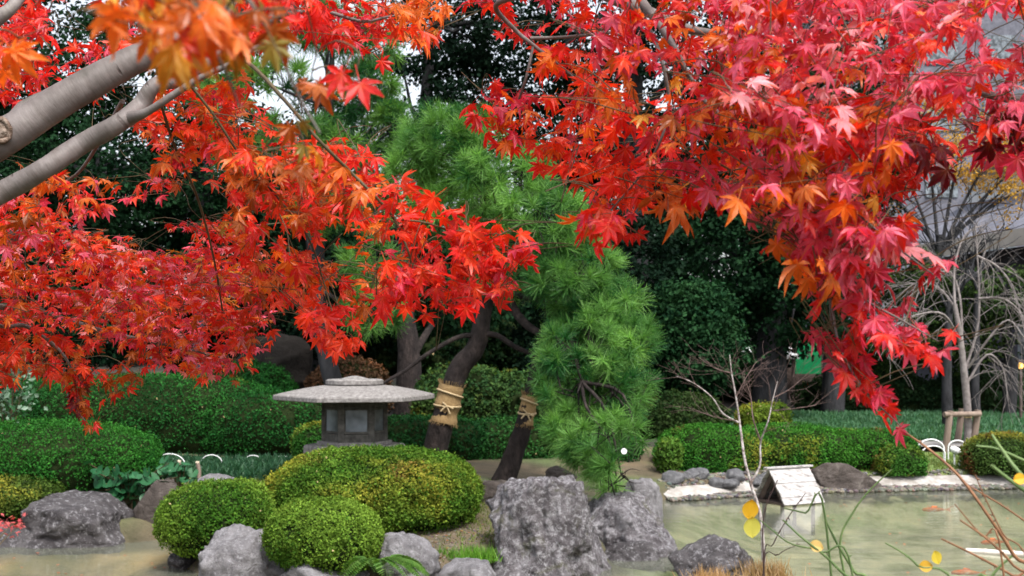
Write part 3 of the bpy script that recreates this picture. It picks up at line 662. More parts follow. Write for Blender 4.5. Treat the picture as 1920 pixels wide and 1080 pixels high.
def crown_tufts(mb, lobes, pal, ln, per, tb=None, wd=.0055):
    for (c, r, n) in lobes:
        p_, d_ = ell_pts(np.array(c), np.array(r), int(n*.95), .72)
        nzv = fbm(p_*1.6, 3, 77); keep = nzv > -.16; p_, d_ = p_[keep], d_[keep]
        dirs = d_*.8+np.array([0, 0, .55])+rng.normal(size=p_.shape)*.35; dirs /= np.linalg.norm(dirs, axis=1)[:, None]
        br = np.clip(.40+fbm(p_*1.9, 2, 99)*1.0+rng.normal(size=len(p_))*.33, -.1, 1.25)
        needle_tufts(mb, p_, dirs, ln, pal, per, wd, br)
        if tb is not None:                      # shoots that carry the tufts
            for q, dd in list(zip(p_, dirs))[::3]:
                tube(tb, [q-dd*.28+np.array([0, 0, -.05]), q], [.007, .004], 4, 2)
def PL(px, py, rx, ry, Y, dep, n): return (P(px, py, Y), (rx/F*Y, dep, ry/F*Y), n)
PINE = [(.03, .12, .024), (.17, .36, .075)]
def limb_to(tb, start, lobes, r0, sub=5, seed=3):
    rr = random.Random(seed)
    for (c, r, n) in lobes:
        c = np.array(c); mid = (np.array(start)+c)/2+np.array([rr.uniform(-.15, .15), rr.uniform(-.1, .1), rr.uniform(-.1, .2)])
        tube(tb, [start, mid, c], [r0, r0*.7, r0*.35], 7, rough=.1)
        for k in range(sub):
            d = np.array(Vector((rr.gauss(0, 1), rr.gauss(0, 1), rr.gauss(0, .7))).normalized()); e = c+d*np.array(r)*.68
            tube(tb, [c, (c+e)/2+np.array([0, 0, rr.uniform(-.06, .06)]), e], [r0*.35, r0*.22, r0*.1], 5)

# main garden pine with the wrapped leaning trunk
Yp = 14.8
base = P(800, 905, Yp); base[2] = gz(base[0], Yp)-.08
pine = thing('pine_tree', 'leaning pine with straw wrapped dark trunk right of the lantern', 'pine tree', base)
tb = MB()
tp = [base, P(815, 842, Yp), P(838, 760, Yp), P(862, 690, Yp), P(893, 650, Yp), P(905, 590, Yp), P(915, 540, Yp), P(900, 470, Yp+.1), P(915, 380, Yp+.1), P(880, 270, Yp)]
tube(tb, tp, [26*Yp/F, 23*Yp/F, 21*Yp/F, 20*Yp/F, 18*Yp/F, 16*Yp/F, 14*Yp/F, .07, .05, .03], 14, rough=.14, n=60)
tube(tb, [P(915, 548, Yp), P(945, 545, Yp-.1), P(970, 590, Yp-.3), P(1000, 618, Yp-.5), P(1035, 632, Yp-.7), P(1080, 640, Yp-1)], [.06, .06, .055, .045, .04, .03], 8, rough=.12)
tube(tb, [P(900, 630, Yp), P(860, 632, Yp-.1), P(800, 665, Yp-.2), P(760, 695, Yp-.2), P(725, 715, Yp-.2), P(690, 745, Yp)], [.035, .03, .026, .022, .02, .012], 7, rough=.15)
tube(tb, [P(900, 628, Yp), P(930, 628, Yp-.1), P(965, 650, Yp-.2), P(1005, 668, Yp-.3), P(1060, 700, Yp-.8)], [.04, .035, .032, .028, .02], 7, rough=.15)
main_lobes = [PL(850, 275, 105, 75, Yp, .7, 150), PL(775, 300, 50, 50, Yp, .5, 40), PL(930, 330, 115, 75, Yp-.2, .8, 150), PL(870, 400, 110, 55, Yp, .7, 110), PL(1010, 430, 110, 80, Yp-.4, .8, 160),
              PL(960, 490, 90, 60, Yp-.2, .7, 90), PL(1080, 520, 95, 75, Yp-.6, .8, 140), PL(1150, 590, 70, 60, Yp-.8, .6, 90)]
limb_to(tb, tp[8], main_lobes[:4], .04); limb_to(tb, tp[6], main_lobes[4:], .045)
cm = MB(); crown_tufts(cm, main_lobes, PINE, .19, 74, tb, .0066)
tb.build('trunk', M['pinebark'], pine); cm.build('crown', M['needle'], pine)
# straw wrap round the trunk, with its rope
ax = P(830, 792, Yp)-P(845, 722, Yp); ca, cb = P(848, 722, Yp), P(831, 792, Yp)
def wrap(name, label, ca, cb, r, rope_at, flare=1.25, seed=1):
    wr = thing(name, label, 'straw wrap', cb)
    mb = MB(); n = 14; pts = [ca+(cb-ca)*t for t in np.linspace(0, 1, n)]
    rr = [r*1.12, r*1.22, r*1.2, r*1.12, r*1.18]+[r*(1.16+.09*math.sin(k)) for k in range(n-7)]+[r*flare, r*(flare-.04)]
    tube(mb, pts, rr, 26, n=n, rough=.06, seed=seed); 
    d = (cb-ca)/np.linalg.norm(cb-ca)
    a = np.cross(d, [0, 1, 0]); a /= np.linalg.norm(a); b = np.cross(d, a)
    for k in range(170):                                   # loose straw ends
        th = rp.uniform(0, 6.283); t = rp.choice([0.0, .97]); q = ca+(cb-ca)*t+(a*math.cos(th)+b*math.sin(th))*r*1.2
        e = q+(a*math.cos(th)+b*math.sin(th))*r*rp.uniform(.05, .25)+d*(.05 if t > .5 else -.05)*rp.uniform(.4, 1.2)
        tube(mb, [q, e], [.003, .002], 3, 2)
    mb.build('straw', M['straw'], wr)
    for t in rope_at:
        mb = MB(); cc = ca+(cb-ca)*t
        tube(mb, [cc+(a*math.cos(th)+b*math.sin(th))*r*1.24+d*.02*math.sin(th+t*9) for th in np.linspace(0, 2*math.pi, 25)], .013, 6, 49)
        if t == rope_at[-1]:
            k0 = cc-np.array([0, r*1.3, 0])
            tube(mb, [k0+np.array([-.07, 0, -.06]), k0, k0+np.array([.08, -.01, -.03])], .010, 5)
            tube(mb, [k0+np.array([-.05, 0, .05]), k0, k0+np.array([.04, -.01, -.09])], .010, 5)
        mb.build('rope', M['rope'], wr)
wrap('straw_wrap', 'brown straw wrap tied with rope round the dark leaning pine trunk', P(847, 722, Yp), P(832, 792, Yp), 20*Yp/F, (.22, .55))
# second leaning pine, its crown drooping over the rocks
Y2 = 14.6; b2 = P(940, 905, Y2); b2[2] = gz(b2[0], Y2)-.06
pin2 = thing('pine_tree', 'slender leaning pine with crown drooping over the tall rock', 'pine tree', b2)
tb = MB(); tp = [b2, P(955, 875, Y2), P(975, 820, Y2), P(990, 760, Y2), P(1004, 700, Y2), P(1018, 640, Y2-.1), P(1050, 590, Y2-.4), P(1085, 560, Y2-.7)]
tube(tb, tp, [24*Y2/F, 20*Y2/F, 17*Y2/F, 14*Y2/F, 12*Y2/F, .065, .05, .03], 12, rough=.14, n=44)
lob2 = [PL(1100, 660, 95, 60, 13.3, .7, 130), PL(1090, 715, 80, 70, 12.9, .6, 150), PL(1150, 740, 75, 70, 12.7, .6, 110), PL(1140, 820, 85, 70, 12.4, .6, 140), PL(1085, 805, 58, 45, 12.8, .5, 70), PL(1165, 890, 60, 50, 12.2, .45, 80), PL(1185, 640, 50, 45, 13.6, .5, 45), PL(1195, 840, 38, 60, 12.4, .4, 45), PL(1120, 600, 80, 50, 13.8, .6, 80)]
limb_to(tb, tp[6], lob2[:3]+lob2[6:7]+lob2[8:], .035, 6); limb_to(tb, lob2[1][0], lob2[3:6]+lob2[7:8], .022, 6)
cm = MB(); crown_tufts(cm, lob2, PINE, .17, 76, tb, .0060)
tb.build('trunk', M['pinebark'], pin2); cm.build('crown', M['needle'], pin2)
wrap('straw_wrap', 'small pale straw wrap on the slender leaning pine', P(994, 742, Y2), P(984, 796, Y2), 13*Y2/F, (.2, .6), 1.2, 4)
# taller pine behind, above the lantern
Y3 = 18.5; b3 = P(640, 860, Y3); b3[2] = gz(b3[0], Y3)-.05
pin3 = thing('pine_tree', 'tall pine with bluish bare trunk rising behind the lantern', 'pine tree', b3)
tb = MB(); tp = [b3, P(632, 760, Y3), P(618, 690, Y3), P(600, 620, Y3), P(594, 540, Y3), P(598, 440, Y3), P(610, 320, Y3), P(618, 200, Y3), P(625, 60, Y3)]
tube(tb, tp, [19*Y3/F, 18*Y3/F, 17*Y3/F, 15*Y3/F, 14*Y3/F, .10, .08, .06, .03], 12, rough=.14, n=44)
lob3 = [PL(510, 160, 80, 55, Y3-.5, .7, 100), PL(600, 200, 70, 45, Y3-.3, .7, 75), PL(690, 175, 55, 65, Y3, .7, 90), PL(560, 250, 80, 40, Y3-.4, .7, 80), PL(650, 290, 60, 45, Y3-.3, .7, 80), PL(700, 380, 45, 60, Y3, .6, 60),
        PL(640, 50, 70, 50, Y3, .8, 80), PL(420, 190, 60, 50, Y3, .7, 60), PL(560, 40, 60, 45, Y3, .7, 50), PL(700, 90, 45, 40, Y3, .6, 40), PL(700, 500, 65, 45, Y3-.3, .6, 80), PL(700, 585, 60, 35, Y3-.5, .6, 70), PL(450, 290, 50, 40, Y3, .6, 50), PL(740, 240, 30, 40, Y3, .5, 30), PL(610, 400, 60, 40, Y3, .6, 50)]
limb_to(tb, tp[6], lob3[2:6]+lob3[7:8]+lob3[12:], .04, 4); limb_to(tb, tp[7], lob3[:2]+lob3[6:7]+lob3[8:10], .035, 4); limb_to(tb, tp[4], lob3[10:12], .035, 4)
cm = MB(); crown_tufts(cm, lob3, [(.03, .12, .03), (.15, .31, .055)], .22, 56, tb, .010)
tb.build('trunk', M['darkbark'], pin3); cm.build('crown', M['needle'], pin3)

# ------------------------------------------------------------------ broadleaf trees of the wood behind
def clump_leaves(mb, lobes, leaf, pal, per=26, seed=0, dens=1.0, gap=-.3):
    pal = np.array(pal)
    for (c, r, n) in lobes:
        c, r = np.array(c), np.array(r); n = int(n*dens)
        p_, d_ = ell_pts(c, r, n, .5); k = fbm(p_*.8, 3, seed) > gap; p_, d_ = p_[k], d_[k]; n = len(p_)
        off = rng.normal(size=(n*per, 3))*np.array([.30, .30, .16])*leaf*4.2
        pos = np.repeat(p_, per, 0)+off; dd = np.repeat(d_, per, 0)
        nrm = dd*.5+np.array([0, 0, .7])+rng.normal(size=pos.shape)*.45
        rot = rots(rng.normal(size=pos.shape)*.7+dd*.7+np.array([0, 0, -.3]), nrm)
        col = pal[0]+(pal[1]-pal[0])*np.clip(rng.normal(.45, .25, (n, 1)), 0, 1); col = np.repeat(col, per, 0)*rng.uniform(.7, 1.3, (n*per, 1))
        instances(mb, LEAF_V, LEAF_F, pos, rot, leaf*rng.uniform(.7, 1.3, len(pos)), col, 0)
def tree(label, px, Y, lobes, r0, pal, leaf=.11, per=26, seed=0, name='evergreen_tree', cat='tree', group='dark trees of the wood behind the garden', dens=1.0, gap=-.3, top=None, mat='evergreen', bark='darkbark', lean=0):
    x = (px-960)/F*Y; b = np.array([x, Y, gz(x, Y)-.1]); t = thing(name, label, cat, b, group)
    tb = MB(); hi = top if top is not None else max(l_[0][2] for l_ in lobes)
    tp = [b, b+np.array([.1+lean*.3, 0, (hi-b[2])*.35]), b+np.array([-.05+lean*.7, .1, (hi-b[2])*.7]), b+np.array([.1+lean, 0, hi-b[2]])]
    tube(tb, tp, [r0*1.25, r0, r0*.75, r0*.3], 10, rough=.12, n=20)
    rr = random.Random(seed)
    for (c, r, n) in lobes:
        s0 = min(tp[1:], key=lambda q: np.linalg.norm(q-np.array(c)+np.array([0, 0, .8])))
        c = np.array(c); tube(tb, [s0, (s0+c)/2+np.array([0, 0, .15]), c], [r0*.4, r0*.28, r0*.14], 6)
        for k in range(6):
            d = np.array(Vector((rr.gauss(0, 1), rr.gauss(0, 1), rr.gauss(0, 1))).normalized()); e = c+d*np.array(r)*.9
            tube(tb, [c, (c+e)/2+np.array([0, 0, .1]), e], [r0*.16, r0*.1, r0*.03], 4)
    tb.build('trunk', M[bark], t)
    cm = MB(); clump_leaves(cm, lobes, leaf, pal, per, seed, dens, gap); cm.build('crown', M[mat], t)
    return t
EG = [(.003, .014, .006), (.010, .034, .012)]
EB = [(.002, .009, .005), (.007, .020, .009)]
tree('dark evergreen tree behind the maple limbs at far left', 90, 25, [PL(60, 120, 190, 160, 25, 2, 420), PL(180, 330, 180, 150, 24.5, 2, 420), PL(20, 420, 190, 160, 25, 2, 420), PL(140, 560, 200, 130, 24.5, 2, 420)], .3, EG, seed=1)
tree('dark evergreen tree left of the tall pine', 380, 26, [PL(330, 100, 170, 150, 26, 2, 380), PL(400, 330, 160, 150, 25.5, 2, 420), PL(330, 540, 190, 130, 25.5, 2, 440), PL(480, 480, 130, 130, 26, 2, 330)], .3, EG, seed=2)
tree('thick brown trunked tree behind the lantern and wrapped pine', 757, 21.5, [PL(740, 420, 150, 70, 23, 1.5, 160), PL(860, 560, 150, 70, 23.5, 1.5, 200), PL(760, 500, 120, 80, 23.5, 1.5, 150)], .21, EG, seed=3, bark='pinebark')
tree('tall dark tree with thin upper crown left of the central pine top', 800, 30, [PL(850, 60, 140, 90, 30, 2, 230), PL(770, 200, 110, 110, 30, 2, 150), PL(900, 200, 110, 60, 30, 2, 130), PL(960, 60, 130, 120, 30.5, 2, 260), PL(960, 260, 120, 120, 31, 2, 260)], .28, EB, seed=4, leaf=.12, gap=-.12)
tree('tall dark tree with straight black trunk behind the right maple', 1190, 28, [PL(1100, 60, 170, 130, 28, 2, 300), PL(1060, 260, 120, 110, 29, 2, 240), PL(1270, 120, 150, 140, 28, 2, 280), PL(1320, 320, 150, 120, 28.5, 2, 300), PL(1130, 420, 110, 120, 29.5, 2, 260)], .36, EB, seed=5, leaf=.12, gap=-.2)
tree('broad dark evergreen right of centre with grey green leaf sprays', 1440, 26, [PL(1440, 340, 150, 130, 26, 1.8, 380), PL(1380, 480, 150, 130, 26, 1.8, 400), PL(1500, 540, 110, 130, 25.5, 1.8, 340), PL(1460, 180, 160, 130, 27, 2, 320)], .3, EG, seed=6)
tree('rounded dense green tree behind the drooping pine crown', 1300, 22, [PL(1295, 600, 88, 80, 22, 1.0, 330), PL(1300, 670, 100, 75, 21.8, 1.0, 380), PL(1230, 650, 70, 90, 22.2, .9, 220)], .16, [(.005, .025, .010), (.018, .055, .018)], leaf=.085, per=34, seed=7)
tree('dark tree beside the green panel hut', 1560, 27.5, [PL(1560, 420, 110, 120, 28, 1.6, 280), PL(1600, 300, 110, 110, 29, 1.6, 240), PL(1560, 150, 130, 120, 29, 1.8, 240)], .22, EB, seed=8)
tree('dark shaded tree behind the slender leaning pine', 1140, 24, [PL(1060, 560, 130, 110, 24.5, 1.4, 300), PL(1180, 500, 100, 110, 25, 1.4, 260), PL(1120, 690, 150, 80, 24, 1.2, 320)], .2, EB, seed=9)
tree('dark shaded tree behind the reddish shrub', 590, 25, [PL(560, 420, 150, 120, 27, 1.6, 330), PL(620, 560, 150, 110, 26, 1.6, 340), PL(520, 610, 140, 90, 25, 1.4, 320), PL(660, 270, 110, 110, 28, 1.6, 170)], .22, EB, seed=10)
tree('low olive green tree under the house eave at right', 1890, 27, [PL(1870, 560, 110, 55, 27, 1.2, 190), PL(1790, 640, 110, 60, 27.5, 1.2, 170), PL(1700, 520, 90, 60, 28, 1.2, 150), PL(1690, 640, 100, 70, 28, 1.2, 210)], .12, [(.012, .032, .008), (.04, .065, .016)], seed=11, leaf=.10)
# a far-off mass of wood that closes the view
mb = MB(); lob = []
for k in range(16):
    px = -300+k*115; lob.append(PL(px, rp.uniform(520, 620), 150, 130, 42+rp.uniform(-2, 2), 2.0, 300))
    if px < 700 or px > 900: lob.append(PL(px, rp.uniform(330, 420), 150, 130, 43+rp.uniform(-2, 2), 2.0, 200))
lob = [q for q in lob if q[0][0] < 9.5]
clump_leaves(mb, lob, .2, EB, 24, 31)
tag(mb.build('woods', M['evergreen']), 'far dark wood closing the view behind the trees', 'woods', kind='stuff')

# ------------------------------------------------------------------ house at the right, hut and small buildings
hs_o = thing('house', 'large house with slate blue roof and cream eave behind bare tree', 'house', (16.5, 36, gz(16.5, 36)))
A = np.array([13.7, 46.0]); B = np.array([17.4, 22.0]); dd = (B-A)/np.linalg.norm(B-A); nn = np.array([-dd[1], dd[0]])   # nn points away from the garden
if nn[0] < 0: nn = -nn
def slab(mb, a, b, off0, off1, z0, z1, th):
    q = [np.r_[a+nn*off0, z0], np.r_[b+nn*off0, z0], np.r_[b+nn*off1, z1], np.r_[a+nn*off1, z1]]
    v = np.array(q+[p_-np.array([0, 0, th]) for p_ in q]); mb.add(v, [[0, 1, 2, 3], [7, 6, 5, 4], [0, 4, 5, 1], [1, 5, 6, 2], [2, 6, 7, 3], [3, 7, 4, 0]])
mb = MB(); slab(mb, A, B, 1.3, 1.5, 0, 0, 0); mb = MB()
def wallbox(mb, a, b, off, th, z0, z1):
    m = (a+b)/2+nn*(off+th/2); box(mb, (m[0], m[1], (z0+z1)/2), (np.linalg.norm(b-a), th, z1-z0), math.atan2(dd[1], dd[0]))
wallbox(mb, A, B, 1.3, .3, -.2, 5.0); mb.build('wall', M['darkwall'], hs_o)
mb = MB(); slab(mb, A, B, -.02, 3.6, 5.33, 7.2, .12); rf = mb.build('roof', M['tile'], hs_o)
for k in range(60):
    pass
mb = MB(); wallbox(mb, A, B, -.1, .075, 4.85, 5.36); mb.build('eave', M['fascia'], hs_o)
mb = MB(); wallbox(mb, A, B, 3.62, .3, 7.0, 8.4); mb.build('upper_wall', M['plaster'], hs_o)
mb = MB(); slab(mb, A, B, 2.9, 9.5, 8.4, 14.5, .2); mb.build('upper_roof', M['tile'], hs_o)
for k in range(5):
    a = A+dd*(3+4.3*k); mb = MB(); wallbox(mb, a, a+dd*2.2, 1.27, .05, .6, 3.0); mb.build('window', M['window'], hs_o)

tbx = thing('tall_building', 'tall lavender grey building rising behind the slate roofed house', 'building', (26, 72, 0))
mb = MB(); box(mb, (36, 78, 15), (33, 12, 31)); mb.build('wall', M['tile'], tbx)
for r_ in range(7):
    for c_ in range(9): mb = MB(); box(mb, (21.8+3.4*c_, 71.98, 3.5+3.9*r_), (1.9, .12, 1.7)); mb.build('window', M['window'], tbx)
Yh = 33.0; hx = P(1515, 670, Yh)
hut = thing('hut', 'small hut with bright glowing green sheet wall and white roof between dark trees', 'hut', (hx[0], Yh, gz(hx[0], Yh)))
mb = MB(); box(mb, (hx[0], Yh, hx[2]), (50/F*Yh, .04, 62/F*Yh)); mb.build('green_sheet', M['greenpanel'], hut)
mb = MB()
for sx in (-1, 1): box(mb, (hx[0]+sx*27/F*Yh, Yh+.02, (hx[2]+gz(hx[0], Yh))/2+.2), (.08, .08, hx[2]-gz(hx[0], Yh)+.5))
box(mb, (hx[0], Yh+.6, (hx[2]+gz(hx[0], Yh))/2-.2), (1.0, .06, hx[2]-gz(hx[0], Yh)-.2)); mb.build('frame', M['houseside'], hut)
mb = MB(); q = P(1470, 668, Yh); box(mb, (q[0]+.1, Yh+.3, q[2]+.10), (.5, 1.2, .10), 0, rx=.2); mb.build('roof', M['white'], hut)
q = P(1395, 672, 34.0); sh = thing('shed', 'tiny white roofed shed glimpsed left of the green sheet', 'shed', (q[0], 34, gz(q[0], 34)))
mb = MB(); box(mb, (q[0], 34, q[2]+.05), (.45, 1, .2), 0, rx=.35); mb.build('roof', M['white'], sh)
mb = MB(); box(mb, (q[0], 34.1, (q[2]+gz(q[0], 34))/2-.05), (.55, .8, q[2]-gz(q[0], 34)+.1)); mb.build('wall', M['houseside'], sh)
q = P(375, 555, 24.0); pv = thing('pavilion', 'small blue roofed pavilion seen through the left maple leaves', 'pavilion', (q[0], 24, gz(q[0], 24)))
mb = MB(); g_ = gz(q[0], 24); v = np.array([(-.5, -.4, .1), (.5, -.4, .1), (.5, .4, .1), (-.5, .4, .1), (-.25, 0, .38), (.25, 0, .38)])+q
mb.add(v, [[0, 1, 5, 4], [2, 3, 4, 5]]); mb.add(v, [[1, 2, 5], [3, 0, 4]]); mb.add(v, [[3, 2, 1, 0]]); mb.build('roof', M['tile'], pv)
mb = MB(); box(mb, (q[0], 24, q[2]-.13), (.5, .4, .4)); wl = mb.build('wall', M['darkwall'], pv)
mb = MB(); box(mb, (q[0]+.02, 23.78, q[2]-.04), (.34, .03, .16)); mb.build('window', M['plaster'], pv)
mb = MB(); box(mb, (q[0], 24, (q[2]-.3+g_)/2), (.22, .22, q[2]-.3-g_)); mb.build('post', M['darkwall'], pv)
q = P(1513, 742, 29.0); mb = MB(); g_ = gz(q[0], 29); tube(mb, [(q[0], 29, g_-.05), (q[0], 29, q[2]+.2)], [.06, .055], 10, 4); tube(mb, [(q[0], 29, q[2]+.2), (q[0], 29, q[2]+.24), (q[0], 29, q[2]+.3)], [.07, .07, .02], 10, 3)
tag(mb.build('post', M['red'], origin=(q[0], 29, g_)), 'small red post in dark wood behind the bare sapling', 'post')
q = P(1914, 686, 25.0); lp = thing('garden_lamp', 'small orange lit lamp at the right edge under the eave', 'lamp', (q[0], 25, gz(q[0], 25)))
mb = MB(); v, f = ico(3); mb.add(v*np.array([.05, .05, .07])+q, f, (1, 1, 1), 0, True); mb.build('bulb', M['lamp'], lp)
mb = MB(); tube(mb, [(q[0], 25, gz(q[0], 25)), (q[0], 25, q[2]-.06)], .03, 8, 3); box(mb, (q[0], 25, q[2]+.10), (.16, .16, .04)); mb.build('post', M['houseside'], lp)

# ------------------------------------------------------------------ bare trees
def grow(tb, p, d, ln, r, depth, rr, droop=0.0, spread=.6, tips=None, nseg=4, mat=0):
    pts = [np.array(p)]; d = np.array(d, float)
    for k in range(nseg):
        d = d+np.array([rr.gauss(0, .13), rr.gauss(0, .13), rr.gauss(0, .1)-droop]); d /= np.linalg.norm(d); pts.append(pts[-1]+d*ln/nseg)
    tube(tb, pts, np.linspace(r, r*.6, nseg+1), 5 if r < .02 else 8, (nseg)*2+1, mat=mat)
    if depth == 0:
        if tips is not None: tips.append((pts[-1], d)); tips.append((pts[2], d))
        return
    for k in range(rr.choice([2, 3, 3])):
        i = rr.choice([2, 3, 4, 4]) if nseg >= 4 else nseg
        nd = d+np.array([rr.gauss(0, spread), rr.gauss(0, spread), rr.gauss(.05, spread*.6)]); nd /= np.linalg.norm(nd)
        grow(tb, pts[min(i, nseg)], nd, ln*rr.uniform(.6, .9), r*.58, depth-1, rr, droop, spread, tips, nseg, mat)
# weeping bare tree held by a wooden support
Yb = 19.0; bx_ = P(1815, 850, Yb); bx_[2] = gz(bx_[0], Yb)-.05
bt = thing('bare_tree', 'pale bare weeping tree tied to a wooden support at right', 'tree', bx_)
tb = MB(); rr = random.Random(4)
tp = [bx_, P(1815, 780, Yb), P(1808, 700, Yb), P(1800, 630, Yb), P(1790, 570, Yb)]
tube(tb, tp, [.07, .062, .055, .045, .035], 10, rough=.08)
def path(pl, Y): return [P(a, b, Y+c) for a, b, c in pl]
sec = [[(1805, 660, 0), (1800, 560, .1), (1782, 510, .2), (1750, 520, 0), (1700, 560, -.2)], [(1808, 700, 0), (1835, 600, .1), (1832, 470, .2), (1828, 420, .2)], [(1800, 640, 0), (1770, 590, -.3), (1720, 590, -.5), (1670, 615, -.6)],
       [(1815, 690, 0), (1850, 640, -.2), (1890, 600, -.3), (1925, 640, -.5)], [(1790, 570, 0), (1790, 500, .2), (1810, 440, .3), (1850, 420, .3)], [(1790, 575, 0), (1760, 540, .2), (1720, 530, .3), (1680, 560, .3)], [(1812, 720, 0), (1850, 665, .1), (1880, 690, .1), (1890, 750, 0)],
       [(1832, 480, .2), (1870, 500, .1), (1900, 540, 0), (1915, 600, 0)], [(1835, 560, 0), (1880, 560, -.2), (1915, 590, -.2), (1930, 650, -.2)]]
for s in sec:
    q = path(s, Yb); tube(tb, q, np.linspace(.022, .008, len(q)), 6)
    for k in range(15):
        i = rr.randint(1, len(q)-1); p_ = q[i-1]+(q[i]-q[i-1])*rr.random()
        d = q[i]-q[i-1]; d = d/np.linalg.norm(d)+np.array([rr.gauss(0, .5), rr.gauss(0, .5), rr.gauss(.1, .4)]); d /= np.linalg.norm(d)
        grow(tb, p_, d, rr.uniform(.3, .8), .0052, 1, rr, .16, .5)
tb.build('trunk', M['palebark'], bt)
sp = thing('tree_support', 'wooden post and rail support round the bare weeping tree', 'tree support', P(1795, 850, Yb-.25))
for (px, dy) in ((1778, -.3), (1830, -.05), (1800, .3)):
    q = P(px, 800, Yb+dy); mb = MB(); tube(mb, [(q[0]-.05, q[1], gz(q[0], q[1])-.05), (q[0]+.03, q[1], HC+(HOR-768)/F*Yb)], [.055, .05], 8, 3, rough=.05); mb.build('post', M['wood'], sp)
mb = MB(); tube(mb, [P(1770, 777, Yb-.35), P(1838, 776, Yb-.12)], .04, 8, 3); mb.build('rail', M['wood'], sp)
mb = MB(); tube(mb, [P(1772, 779, Yb-.25), P(1806, 777, Yb+.35)], .035, 8, 3); mb.build('rail', M['wood'], sp)
mb = MB()
for k in range(4): tube(mb, [P(1815+20*math.cos(t)*.35, 775+k*2.5, Yb+.1*math.sin(t)) for t in np.linspace(0, 6.28, 13)], .012, 5, 25)
mb.build('rope', M['rope'], sp)
# dark thin trunks further back at right
for px, Y, lab, tip in ((1777, 23, 'slim dark trunked bare tree behind the wooden support', 560), (1830, 26, 'slim grey trunked bare tree right of the wooden support', 520), (1890, 27, 'thin dark bare tree near the right picture edge', 560)):
    b_ = np.array([(px-960)/F*Y, Y, 0]); b_[2] = gz(b_[0], Y)-.05; t = thing('bare_tree', lab, 'tree', b_); tb = MB()
    tube(tb, [b_, P(px-2, 700, Y), P(px+4, tip, Y)], [.11, .09, .06], 8, rough=.1)
    for k in range(5): grow(tb, P(px+4, tip+8*k, Y), (rr.gauss(0, .6), rr.gauss(0, .4), .8), 1.0, .03, 2, rr, -.0, .5)
    tb.build('trunk', M['darkbark'], t)
# yellow-leaved tree in front of the house
Yg = 29.0; bg_ = np.array([(1770-960)/F*Yg, Yg, 0]); bg_[2] = gz(bg_[0], Yg)-.05
gk = thing('autumn_tree', 'thin yellow leaved autumn tree in front of the slate roof', 'tree', bg_); tb = MB(); tips = []
tp = [bg_, P(1768, 650, Yg), P(1760, 520, Yg), P(1762, 440, Yg)]; tube(tb, tp, [.13, .11, .09, .07], 8)
for k, (a, b) in enumerate(((1700, 330), (1740, 280), (1800, 280), (1850, 300), (1890, 350), (1680, 380), (1920, 300), (1960, 330))):
    e = P(a, b, Yg+rr.uniform(-.6, .6)); s0 = P(1762, 500-6*k, Yg); m_ = (s0+e)/2+np.array([0, 0, .1]); tube(tb, [s0, m_, e], [.05, .035, .02], 6)
    for j in range(4): grow(tb, s0+(e-s0)*rr.uniform(.45, 1), (e-s0)/np.linalg.norm(e-s0)+np.array([rr.gauss(0, .4), rr.gauss(0, .4), rr.gauss(.1, .3)]), .7, .014, 2, rr, 0, .45, tips)
tb.build('trunk', M['darkbark'], gk)
tp_ = np.array([t[0] for t in tips]); pos = np.repeat(tp_, 16, 0)+rng.normal(size=(len(tp_)*16, 3))*.14
cm = MB(); n = len(pos); col = np.array([.42, .24, .03])+rng.random((n, 1))*np.array([.22, .14, .03])
instances(cm, LEAF_V, LEAF_F, pos, rots(rng.normal(size=(n, 3)), rng.normal(size=(n, 3))), .075*rng.uniform(.6, 1.3, n), col, 0); cm.build('crown', M['ginkgo'], gk)
# pale sapling by the pond rock
Ys = 10.9; b_ = P(1432, 1060, Ys); sg = thing('bare_sapling', 'slender pale bare sapling rising beside the dark pond rock', 'sapling', b_); tb = MB(); rr = random.Random(11)
k_ = Ys/F
stems = [([(1432, 1075, 0), (1430, 1010, 0), (1424, 960, 0), (1408, 908, 0)], 7, 5), ([(1408, 908, 0), (1396, 860, 0), (1388, 800, .1), (1380, 745, .1), (1372, 700, .1), (1368, 665, .1)], 5, 1.5),
         ([(1408, 906, 0), (1425, 872, 0), (1426, 830, 0), (1440, 790, -.1), (1450, 745, -.1), (1458, 715, -.1)], 4, 1.2), ([(1384, 792, .1), (1355, 775, 0), (1335, 745, -.1), (1300, 718, -.1), (1268, 705, -.1)], 3, 1),
         ([(1426, 826, 0), (1412, 785, 0), (1408, 745, .1), (1400, 720, .1)], 2.5, 1), ([(1372, 700, .1), (1340, 690, .1), (1310, 670, .2)], 2, 1), ([(1452, 745, -.1), (1480, 730, -.1), (1510, 705, -.1)], 2, .8),
         ([(1380, 745, .1), (1395, 715, .1), (1410, 690, .2)], 2, .8), ([(1450, 770, -.1), (1490, 766, -.2), (1530, 760, -.2)], 1.8, .8), ([(1384, 790, .1), (1340, 782, .1), (1308, 770, .2)], 1.8, .8)]
for s, a, b in stems:
    q = path(s, Ys); tube(tb, q, np.linspace(a*k_, b*k_, len(q))*.6, 8 if a > 3 else 6, rough=.06, mat=0 if a > 2.7 else 1)
    if a <= 5:
        for k in range(9):
            i = rr.randint(max(1, len(q)//2), len(q)-1); p_ = q[i-1]+(q[i]-q[i-1])*rr.random(); d = (q[i]-q[i-1])/np.linalg.norm(q[i]-q[i-1])+np.array([rr.gauss(0, .6), rr.gauss(0, .4), rr.gauss(.15, .4)]); d /= np.linalg.norm(d)
            grow(tb, p_, d, rr.uniform(.10, .26), .0019, 1, rr, 0, .55, None, 3, mat=1)
tb.build('trunk', [M['whitebark'], M['redtwig']], sg)

